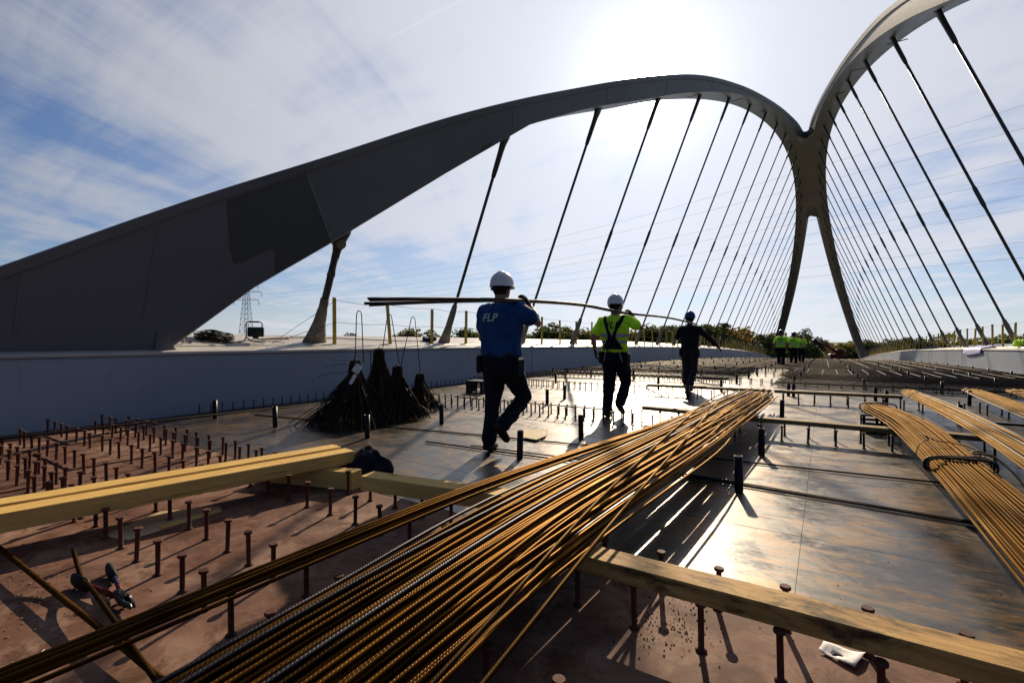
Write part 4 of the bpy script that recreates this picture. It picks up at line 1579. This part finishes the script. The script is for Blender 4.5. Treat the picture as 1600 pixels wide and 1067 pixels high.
person(PZ(p6), rad(-3), 'person in hi-vis shirt and pale helmet, farthest of the three walking away',
       pose(kn_l=(-.10, .1, .49), an_l=(-.09, .1, .085), an_r=(.09, -.14, .1)), shirt='hivis', hat='helmet_white', vox=.018, group=FARG, stripes=(1.13, 1.24))

# bars on their shoulders
cb = empty('carried_rebar', (-2.62, 4.1, 1.56), label='bunch of long bars carried on the shoulders of three persons', cat='rebar bunch')
for k, (dx, dz) in enumerate(((0, 0), (.021, .004), (.043, 0), (.012, .021), (.034, .021), (-.012, .016))):
    e_ = random.uniform(-.04, .04)
    sp = (k - 2.5) * .004
    bar([(-2.64 + dx * 1.2 + sp, 2.22 + e_, 1.395 + dz * 1.5 + sp * .5), (-2.635 + dx, 3.0, 1.458 + dz * 1.5), (-2.63 + dx, 4.08, 1.535 + dz), (-2.55 + dx * .8, 5.5, 1.575 + dz * .8), (-2.50 + dx * .7, 6.95, 1.553 + camber(6.95) + dz * .9), (-2.49 + dx * .6, 9.3, 1.56 + dz * .7), (-2.50 + dx * .6, 11.75, 1.50 + dz * .7)], .0088, 'rebar_dark', cb, n=34)

# ---------------------------------------------------------------- small things on the deck
# heap of clothes
hp_ = at(566, 748)
mb = MB()
for (x, y, z, r) in ((0, 0, .07, .12), (.08, .02, .09, .11), (-.1, -.02, .06, .10), (.04, .06, .12, .085), (.13, -.03, .05, .08), (-.15, .03, .05, .07), (-.05, .08, .07, .1), (.02, -.08, .05, .09)):
    mb.lathe([(r * math.cos(t), z + r * .85 * math.sin(t)) for t in [-1.5, -1, -.5, 0, .5, 1, 1.5]], (x, y, 0), 12)
limb(mb, [((.10, -.02, .10), .05), ((.2, -.0, .085), .045), ((.24, .0, .06), .038)], 10)
limb(mb, [((-.1, 0, .09), .05), ((-.2, -.06, .05), .05), ((-.24, -.1, .045), .04)], 10)
ho = remesh(mb, 'jacket', M['cloth_navy'], None, .012, 3, .022, 9)
for v in ho.data.vertices:
    v.co.z = max(v.co.z, .003)
ho.location = (hp_.x, hp_.y, .002)
ho.rotation_euler = (0, 0, rad(YAW))
ho.scale = (.92, .9, 1.25)
setp(ho, 'crumpled dark navy jacket lying at the end of the long timber beams', 'jacket')

# bolt cutter
bcp = at(178, 925, .03)
bcd = at(192, 938, .03) - at(148, 903, .03)
bcp = at(186, 934, .03)
bc = empty('bolt_cutter', (bcp.x, bcp.y, .004), math.atan2(bcd.y, bcd.x), label='bolt cutter with blue and red handles and black grips on the red deck', cat='bolt cutter')
bc.scale = (1.25, .5, 1.1)
for s in (-1, 1):
    b = MB(); b.tube(smooth_path([(-.02, s * .02, .03), (-.09, s * .055, .03), (-.16, s * .085, .03), (-.20, s * .10, .03)], 10), [.014] * 11, 8); b.build('handle', M['blue_grip'] if s > 0 else M['red'], bc)
    b = MB(); b.tube([(-.035, s * .027, .03), (-.06, s * .04, .03), (-.075, s * .048, .03)], .0165, 8); b.build('red_collar', M['red'], bc)
    b = MB(); b.tube([(-.17, s * .089, .03), (-.19, s * .096, .03), (-.27, s * .125, .031), (-.295, s * .134, .031)], [.019, .030, .031, .022], 10); b.build('grip', M['rubber'], bc)
    b = MB(); b.box((.02, s * .022, .03), (.09, .035, .03), rz=s * .25, bevel=.008); b.box((.085, s * .02, .03), (.075, .026, .022), rz=-s * .3, bevel=.008); b.build('jaw', M['stud_grey'], bc)
b = MB()
for x in (-.01, .04):
    b.lathe([(.011, .0), (.012, .05), (.008, .054)], (x, 0, 0), 10)
b.box((.015, 0, .047), (.08, .05, .008), bevel=.003)
b.build('hinge', M['black'], bc)

# scraps
def sheet(name, pts, mat, label, cat, th=.002, z=.004, curl=.0):
    b = MB()
    n = len(pts)
    c = sum((Vector(p) for p in pts), Vector((0, 0, 0))) / n
    for dz in (th, 0):
        for i, p in enumerate(pts):
            b.v.append(Vector((p[0] - c.x, p[1] - c.y, dz + (curl * random.uniform(.2, 1)))))
    b.face(list(range(n))); b.face(list(reversed(range(n, 2 * n))))
    for k in range(n):
        b.face((k, k + n, (k + 1) % n + n, (k + 1) % n))
    o = b.build(name, M[mat]); fix_normals(o.data)
    o.location = (c.x, c.y, z)
    setp(o, label, cat)
    return o


pcs = [at(1288, 1007), at(1356, 1026), at(1335, 1048), at(1279, 1019)]
b = MB()
pc0 = (pcs[0] + pcs[2]) / 2
for i in range(9):
    for j in range(7):
        u, v = i / 8, j / 6
        p = pcs[0].lerp(pcs[1], u).lerp(pcs[3].lerp(pcs[2], u), v) - pc0
        wob = .003 * math.sin(u * 5 + v * 3)
        b.v.append(Vector((p.x + wob, p.y + .002 * math.sin(v * 9), .004 + .012 * abs(u - .45) ** 1.5 * 2 + .004 * math.sin(v * 4 + u * 6))))
for i in range(8):
    for j in range(6):
        if (i, j) in ((3, 3), (4, 3), (3, 4)):
            continue
        k = i * 7 + j
        b.face((k, k + 1, k + 8, k + 7), None, True)
o = b.build('paper_scrap', M['paper'], loc=(pc0.x, pc0.y, .002))
sd = o.modifiers.new('thick', 'SOLIDIFY'); sd.thickness = .0008
setp(o, 'torn piece of white paper on the deck beneath the dirty front beam', 'paper')
sheet('plywood_scrap', [at(817, 676), at(856, 673), at(853, 684), at(838, 690), at(815, 686)], 'ply', 'pale square plywood scrap by the lifted boot of the nearest carrier', 'plywood scrap', .012, .012)
sheet('wood_strip', [at(248, 824), at(342, 797), at(347, 800), at(252, 829)], 'timber', 'thin yellow wood strip on the red deck beneath the long beams', 'wood strip', .008, .003)
sheet('cardboard', [at(158, 838), at(250, 800), at(342, 792), at(346, 800), at(200, 845)], 'ply', 'flat cardboard sheet in the shade of the long beams', 'cardboard', .003, .0015)
b = MB()
for k in range(2):
    q0 = at(30 + 8 * k, 1046, .004); q1 = at(50 + 8 * k, 1030, .02); q2 = at(68 + 6 * k, 1015, .006)
    b.tube(smooth_path([q0, q1, q2], 10), .0012, 5)
setp(b.build('plastic_strip', M['paper']), 'two thin curled white plastic strips on the deck at bottom left', 'plastic strip')
random.seed(21)
b = MB()
def chip(x, y, s):
    b.box((x, y, camber(y) + s * .2 + .001), (s, s * random.uniform(.4, 1), s * .35), rz=random.uniform(0, 3))
for k in range(420):
    y_ = random.uniform(.1, 2.4); x_ = random.uniform(-6, 1.5)
    if noise.noise(Vector((x_ * 1.3, y_ * 1.3, 3))) > .05:
        chip(x_, y_, random.uniform(.003, .009))
for k in range(160):
    q = at(random.gauss(40, 45), random.gauss(930, 35))
    chip(q.x, q.y, random.uniform(.003, .009))
setp(b.build('wood_chips', M['chips']), 'scattered wood chips and sawdust on the red deck', 'wood chips', kind='stuff')
b = MB()
for k in range(500):
    y_ = random.uniform(1.5, 6); x_ = random.uniform(-3, 2.5)
    if random.random() < .5:
        q = at(random.gauss(1050, 40), random.gauss(975, 25)); x_, y_ = q.x, q.y
    chip(x_, y_, random.uniform(.002, .007))
setp(b.build('rust_crumbs', M['crumb']), 'dark rust crumbs scattered on sheets and deck', 'crumbs', kind='stuff')

# things on the girders -----------------------------------------
def gtop(px, X):
    k = (px - 800) / 750
    y = X * (RT.x - k * FW.x) / (k * FW.y - RT.y)
    return Vector((X, y, gz(X, y)))


q = gtop(335, -9.25)
coil = MB()
for k in range(26):
    r = random.uniform(.15, .30); zz = random.uniform(.012, .15) * (1 - (r - .15) * 2.2)
    ox, oy = random.uniform(-.04, .04), random.uniform(-.04, .04)
    coil.tube([(ox + r * math.cos(t), oy + r * math.sin(t) * 1.05, zz + .02 * math.sin(2 * t + k) + r * math.cos(t) * -.18) for t in [i * 2 * math.pi / 22 for i in range(23)]], .0085, 5)
o = coil.build('cable_coil', M['rubber'], loc=q)
setp(o, 'coil of black cable on the left girder beside the arch foot', 'cable coil')
b = MB()
pts = [gtop(280, -9.1), gtop(300, -8.9), gtop(290, -9.35), gtop(325, -9.1), gtop(355, -8.85), gtop(400, -9.2), gtop(470, -9.45), gtop(560, -9.3), gtop(620, -9.1), gtop(665, -9.15)]
b.tube(smooth_path([p + Vector((0, 0, .016)) for p in pts], 70), .009, 6)
setp(b.build('cable', M['rubber']), 'black cable trailing along the left girder top from the coil', 'cable')
q = gtop(397, -8.95)
fl = empty('floodlight', q, rad(YAW) + rad(10), label='portable floodlight with red carrying handle on the left girder', cat='floodlight')
b = MB(); b.box((.03, 0, .20), (.28, .07, .18), bevel=.012); b.build('lamp_head', M['black'], fl)
b = MB(); b.box((.03, -.039, .20), (.24, .006, .145)); b.build('lens', M['lens'], fl)
b = MB()
b.tube(smooth_path([(-.20, .13, .02), (-.21, -.13, .02), (-.15, -.1, .03), (-.13, -.02, .12), (-.14, 0, .34), (-.11, 0, .385), (.0, 0, .39), (.10, 0, .385), (.14, 0, .35), (.14, 0, .29)], 36), .011, 7)
b.tube(smooth_path([(-.13, -.02, .10), (.0, -.05, .02), (.16, -.05, .02), (.17, .1, .02), (-.19, .12, .02)], 24), .011, 7)
b.build('tube_frame', M['black'], fl)
b = MB(); b.tube([(-.07, 0, .388), (-.055, 0, .389), (.055, 0, .389), (.07, 0, .388)], [.022, .016, .016, .022], 10); b.build('carrying_handle', M['red'], fl)
b = MB(); b.box((.03, .0, .10), (.1, .03, .05)); b.build('bracket', M['black'], fl)
q = gtop(428, -9.2)
beam('thin_plank', gtop(408, -9.25), gtop(452, -9.0), .05, gz(-9.1, 5.3) + .03, gz(-9.1, 5.3) + .05, 'timber', 'thin wooden slat on the left girder beside the floodlight', 'wood slat')
q = gtop(286, -8.85)
b = MB(); b.box((0, 0, .06), (.05, .035, .10), bevel=.006)
setp(b.build('clamp_block', M['sunlit_white_paint'], loc=q), 'small pale clamp block beside the cable at the arch foot', 'clamp')


def rag(loc, sx, sy, sz, mat, name, label, cat, seed, rz=0.0, drape=None):
    mb = MB()
    random.seed(seed)
    for k in range(9):
        r = random.uniform(.5, 1) * .3
        mb.lathe([(r * math.cos(t), r * .7 * math.sin(t)) for t in [-1.5, -1, -.5, 0, .5, 1, 1.5]], (random.uniform(-.35, .35), random.uniform(-.35, .35), random.uniform(.1, .3)), 10)
    o = remesh(mb, name, M[mat], None, .035, 2, .08, 5)
    for v in o.data.vertices:
        v.co = Vector((v.co.x * sx, v.co.y * sy, max(.002, v.co.z * sz)))
    o.location = loc
    o.rotation_euler = (0, 0, rz)
    setp(o, label, cat)
    return o


rag(gtop(672, -9.05), .32, .3, .28, 'blue_tarp', 'tarp_bundle', 'small crumpled blue bag at the foot of the third left post', 'bag', 3)
def gtop_r(px, X):
    return gtop(px, X)
rag(gtop(1437, 6.55), .55, .5, .75, 'rubber', 'work_bag', 'black bag on the right girder, left of the two', 'bag', 4)
rag(gtop(1449, 6.6), .6, .5, .9, 'rubber', 'work_bag', 'taller black bag on the right girder, right of the two', 'bag', 5)
rag(gtop(1459, 6.3), .8, .7, .3, 'blue_tarp', 'tarp_bundle', 'crumpled dark blue tarp on the right girder beside the bags', 'tarp', 6)
rag(gtop(1475, 6.35), .4, .35, .4, 'rubber', 'tool_bag', 'small dark pouch on the right girder between bags and lavender sheet', 'pouch', 8)
rag(gtop(1599, 6.3), .55, .5, .5, 'hivis', 'jacket', 'hi-vis jacket dropped on the right girder at the photo edge', 'jacket', 9)
# lavender sheet draped over the right girder's edge
def drape(px0, px1, label):
    b = MB()
    y0 = gtop(px1, 6.2).y; y1 = gtop(px0, 6.2).y
    nx, ny = 14, 16
    for i in range(nx + 1):
        for j in range(ny + 1):
            f = i / nx; y = y0 + (y1 - y0) * j / ny
            s = -.32 + .95 * f   # along the section, <0 hangs down the web
            w = .02 * math.sin(j * 1.3 + i * .5) + .015 * math.sin(j * 2.9)
            y += .10 * math.sin(i * .6) * (j / ny - .5) + .25 * (f - .5)
            if s < 0:
                b.v.append(Vector((XR - .05 - abs(w), y, .985 + camber(y) + s * (1 - .6 * abs(j / ny - .7)))))
            else:
                b.v.append(Vector((XR - .035 + s, y, gz(XR + s, y) + .012 + abs(w) * 1.6)))
    for i in range(nx):
        for j in range(ny):
            k = i * (ny + 1) + j
            b.face((k, k + 1, k + ny + 2, k + ny + 1), None, True)
    o = b.build('plastic_sheet', M['lavender'])
    sm = o.modifiers.new('thick', 'SOLIDIFY'); sm.thickness = .006
    setp(o, label, 'plastic sheet')
drape(1530, 1560, 'lavender plastic sheet draped over the edge of the right girder')

# ---------------------------------------------------------------- far machine
mq = Vector((1.1, 95, camber(95)))
mc = empty('telehandler', mq, rad(10), label='red boom lift machine at the far end of the deck', cat='machine')
b = MB(); b.box((.6, 0, .95), (2.2, 1.9, .9), bevel=.15); b.build('chassis', M['red'], mc)
b = MB(); b.box((1.0, .2, 1.7), (1.2, 1.2, .9), bevel=.2); b.build('cab', M['black'], mc)
b = MB(); b.tube([(.9, -.4, 1.5), (-.8, -.4, 2.6), (-2.2, -.4, 3.4)], [.26, .24, .2], 8); b.build('boom', M['red'], mc)
b = MB(); b.box((-2.5, -.4, 3.4), (.7, .9, .7), bevel=.12); b.build('boom_head', M['black'], mc)
for x in (-.2, 1.5):
    for y_ in (-.95, .95):
        b = MB(); b.lathe([(.42, -.15), (.5, -.08), (.5, .08), (.42, .15)], (x, y_, .5), 14, axis=(0, 1, 0)); b.build('wheel', M['rubber'], mc)

# ---------------------------------------------------------------- pylon and power lines
pyd = 330.0
pp = atd(385, pyd, -9)
py_ = empty('electricity_pylon', pp, rad(YAW), label='lattice electricity pylon behind the arch foot on the left', cat='pylon')
def hw(z):
    return 4.2 - 2.6 * min(1, z / 38) if z < 38 else 1.6 - .8 * min(1, (z - 38) / 12)
lat = MB()
zs = [0, 6, 11, 16, 20.5, 24.5, 28, 31.5, 35, 38, 42, 46, 50]
cor = lambda z: [Vector((sx * hw(z), sy * hw(z), z)) for sx, sy in ((-1, -1), (1, -1), (1, 1), (-1, 1))]
for a_, b_ in zip(zs, zs[1:]):
    A, B = cor(a_), cor(b_)
    for i in range(4):
        lat.tube([A[i], B[i]], .14, 4, smooth=False)
        lat.tube([A[i], B[(i + 1) % 4]], .075, 4, smooth=False)
        lat.tube([A[(i + 1) % 4], B[i]], .075, 4, smooth=False)
        lat.tube([B[i], B[(i + 1) % 4]], .07, 4, smooth=False)
lat.build('tower_lattice', M['pylon'], py_)
arm_pts = []
for z, L in ((37.5, 8.5), (43, 10.5), (48.5, 8)):
    for s in (-1, 1):
        b = MB()
        tip = Vector((s * L, 0, z))
        for yy_ in (-1, 1):
            b.tube([Vector((s * hw(z), yy_ * hw(z), z)), tip], .10, 4, smooth=False)
            b.tube([Vector((s * hw(z + 1.8), yy_ * hw(z + 1.8), z + 1.8)), tip], .08, 4, smooth=False)
        b.build('cross_arm', M['pylon'], py_)
        b = MB(); b.tube([tip, tip + Vector((-.5, 0, -3.4))], .10, 5); b.tube([tip, tip + Vector((.5, 0, -3.4))], .10, 5); b.build('insulator', M['pylon'], py_)
        arm_pts.append(tip + Vector((0, 0, -3.4)))
pm_ = Matrix.Translation(pp) @ Matrix.Rotation(rad(YAW), 4, 'Z')
ords = ['uppermost', 'second', 'third', 'fourth', 'fifth', 'sixth', 'seventh', 'lowest']
wires = [(235, 372, 455, 426), (262, 385, 461, 431), (300, 405, 466, 437), (322, 415, 470, 442), (345, 428, 473, 452), (362, 438, 477, 458), (402, 455, 483, 466), (420, 462, 488, 472)]
for i, (yr, ym, yl, _) in enumerate(wires):
    # straight in plan; heights set at three points and sagging between
    A_ = atd(385, pyd); B_ = atd(1900, 95.0)
    pts = []
    for k in range(41):
        t = k / 40
        p = A_.lerp(B_, t)
        dep = p.dot(FW)
        def hh(px_d, y): return 1.15 + (531 - y) / 750 * px_d
        tm_ = .62; tr = .865
        dl = A_.dot(FW); dm = A_.lerp(B_, tm_).dot(FW); dr = A_.lerp(B_, tr).dot(FW)
        h0, h1, h2 = hh(dl, yl), hh(dm, ym), hh(dr, yr)
        z = h0 * (t - tm_) * (t - tr) / (tm_ * tr) + h1 * t * (t - tr) / (tm_ * (tm_ - tr)) + h2 * t * (t - tm_) / (tr * (tr - tm_))
        pts.append(Vector((p.x, p.y, z)) + Vector((0, i * .8, 0)))
    b = MB(); b.tube(pts, .024, 4)
    setp(b.build('power_cable', M['pylon']), f'thin power cable crossing the sky, {ords[i]} of the eight', 'power cable', 'power cables from the pylon')

# ---------------------------------------------------------------- trees
def crown_mesh(name, mat, H, W, n, clumps, seed, leaf=.26, low=.25):
    random.seed(seed)
    cl = []
    for k in range(clumps):
        f = random.uniform(low, 1)
        prof = math.sin(min(1, max(0.05, (f - low * .6) / (1.04 - low * .6))) * math.pi) ** .55
        a = random.uniform(0, 6.28)
        rr = W * .5 * prof * random.uniform(.25, .85)
        cl.append((Vector((rr * math.cos(a), rr * math.sin(a), H * f * .93)), W * random.uniform(.12, .23)))
    V, Fc = [], []
    for k in range(n):
        c, r = random.choice(cl)
        d_ = Vector((random.gauss(0, 1), random.gauss(0, 1), random.gauss(0, 1))).normalized() * r * random.uniform(.35, 1.1) ** .8
        p = c + Vector((d_.x, d_.y, d_.z * .8))
        s = leaf * random.uniform(.6, 1.4)
        u = Vector((random.gauss(0, 1), random.gauss(0, 1), random.gauss(0, .6))).normalized()
        w = u.cross(Vector((random.gauss(0, 1), random.gauss(0, 1), random.gauss(0, 1)))).normalized()
        i0 = len(V)
        V += [p - u * s, p + w * s * .5, p + u * s, p - w * s * .5]
        Fc.append((i0, i0 + 1, i0 + 2, i0 + 3))
    me = bpy.data.meshes.new(name)
    me.from_pydata([tuple(v) for v in V], [], Fc)
    me.materials.append(mat)
    return me, cl


def trunk_mesh(name, H, cl, seed):
    random.seed(seed)
    b = MB()
    b.tube(smooth_path([(0, 0, 0), (random.uniform(-.2, .2), random.uniform(-.2, .2), H * .4), (random.uniform(-.3, .3), random.uniform(-.3, .3), H * .85)], 8), [.28 - .028 * i for i in range(9)], 8)
    for c, r in cl[:9]:
        z0 = min(c.z * .75, H * .7)
        b.tube(smooth_path([(0, 0, z0 * .8), c * .5 + Vector((0, 0, z0 * .45)), c], 5), [.11, .09, .07, .055, .04, .025], 6)
    return b.mesh(name, M['bark'])


kinds = []
for nm, mt, H, W, n, cl, sd, lf in (('a', 'leaf_dark', 11, 8, 5200, 34, 1, .26), ('b', 'leaf_dark', 12, 7, 4200, 26, 2, .24), ('c', 'leaf_olive', 10, 8, 4600, 30, 3, .26), ('d', 'leaf_ochre', 9, 7, 4200, 26, 4, .24), ('e', 'leaf_dark', 13, 6, 2600, 22, 5, .24)):
    cm, clumps = crown_mesh('crown', M[mt], H, W, n, cl, sd, lf)
    kinds.append((cm, trunk_mesh('trunk', H, clumps, sd), H))
KN = ['dense dark green', 'tall dark green', 'olive green', 'ochre autumn', 'sparse tall']
ORD = ['first', 'second', 'third', 'fourth', 'fifth', 'sixth', 'seventh', 'eighth', 'ninth', 'tenth', 'eleventh', 'twelfth']
random.seed(11)
# (px of the crown centre, py of its top, depth, kind)
tl = [(545, 521, 95, 0), (640, 514, 78, 2), (668, 517, 84, 0), (725, 511, 74, 1), (742, 516, 90, 2), (845, 511, 80, 0), (868, 506, 76, 0), (893, 510, 88, 2), (918, 514, 92, 3), (1003, 512, 80, 2), (1024, 505, 76, 1),
      (1043, 502, 82, 4), (1062, 508, 90, 2), (1108, 498, 72, 4), (1122, 497, 78, 4), (1140, 510, 85, 3), (1160, 514, 90, 0), (1180, 520, 95, 2), (1199, 516, 90, 4), (1215, 522, 100, 0),
      (1248, 521, 118, 1), (1262, 514, 122, 0), (1276, 527, 126, 0), (1303, 540, 130, 3), (1318, 536, 134, 2), (1333, 535, 140, 3), (1352, 531, 132, 0), (1368, 532, 128, 4), (1384, 530, 130, 0),
      (1410, 527, 120, 2), (1432, 524, 118, 4), (1470, 534, 112, 2), (1500, 531, 108, 0), (1588, 524, 96, 0), (1630, 522, 90, 2)]
used = {}
hangpx = [proj((-9.0, y, 1.1 + camber(y)))[0] for y in HY]
for (px, py2, dep, kd) in tl:
    cm, tmsh, H = kinds[kd]
    top = 1.15 + (531 - py2) / 750 * dep
    sc_ = (top + 9) / H
    p = atd(px, dep, -9)
    if px < 1210:
        n = sum(1 for h in hangpx if h < px)
        place = f'{"before the first left hanger" if n == 0 else "just right of the " + (ORD[n - 1] if n <= 12 else "last") + " left hanger"}'
    elif px < 1345:
        place = 'between the legs of the arch' if px > 1240 else 'beside the left arch leg'
    else:
        place = 'above the right girder'
    lab = f'{KN[kd]} tree {place}'
    used[lab] = used.get(lab, 0) + 1
    if used[lab] > 1:
        lab += f', {ORD[used[lab] - 1]} from left'
    e = empty('tree', p, random.uniform(0, 6), label=lab, cat='tree', group='trees beyond the bridge')
    e.scale = (sc_ * random.uniform(.85, 1.15), sc_ * random.uniform(.85, 1.15), sc_)
    link('crown', cm, e)
    link('trunk', tmsh, e)
# the wood behind them reads as one mass
random.seed(5)
wood = bpy.data.meshes.new('woodland')
V, Fc = [], []
for k in range(26000):
    px = random.uniform(380, 1900)
    dep = random.uniform(150, 175)
    p = atd(px, dep)
    h = 4.0 + 5 * noise.noise(Vector((px * .011, 7, 0))) + 2.5 * noise.noise(Vector((px * .04, 3, 0)))
    if px > 1230 and px < 1420:
        h -= 2.0
    if px < 640:
        h -= 2.6
    z = -9 + (h + 6.5) * random.uniform(.05, 1) ** .7
    s = random.uniform(.3, .7)
    u = Vector((random.gauss(0, 1), random.gauss(0, 1), random.gauss(0, .6))).normalized()
    w = u.cross(Vector((random.gauss(0, 1), random.gauss(0, 1), random.gauss(0, 1)))).normalized()
    c = Vector((p.x, p.y, z))
    i0 = len(V)
    V += [c - u * s, c + w * s * .6, c + u * s, c - w * s * .6]
    Fc.append((i0, i0 + 1, i0 + 2, i0 + 3))
wood.from_pydata([tuple(v) for v in V], [], Fc)
wood.materials.append(M['leaf_olive'])
setp(link('woodland', wood), 'far belt of olive woodland behind the single trees', 'woodland', kind='stuff')
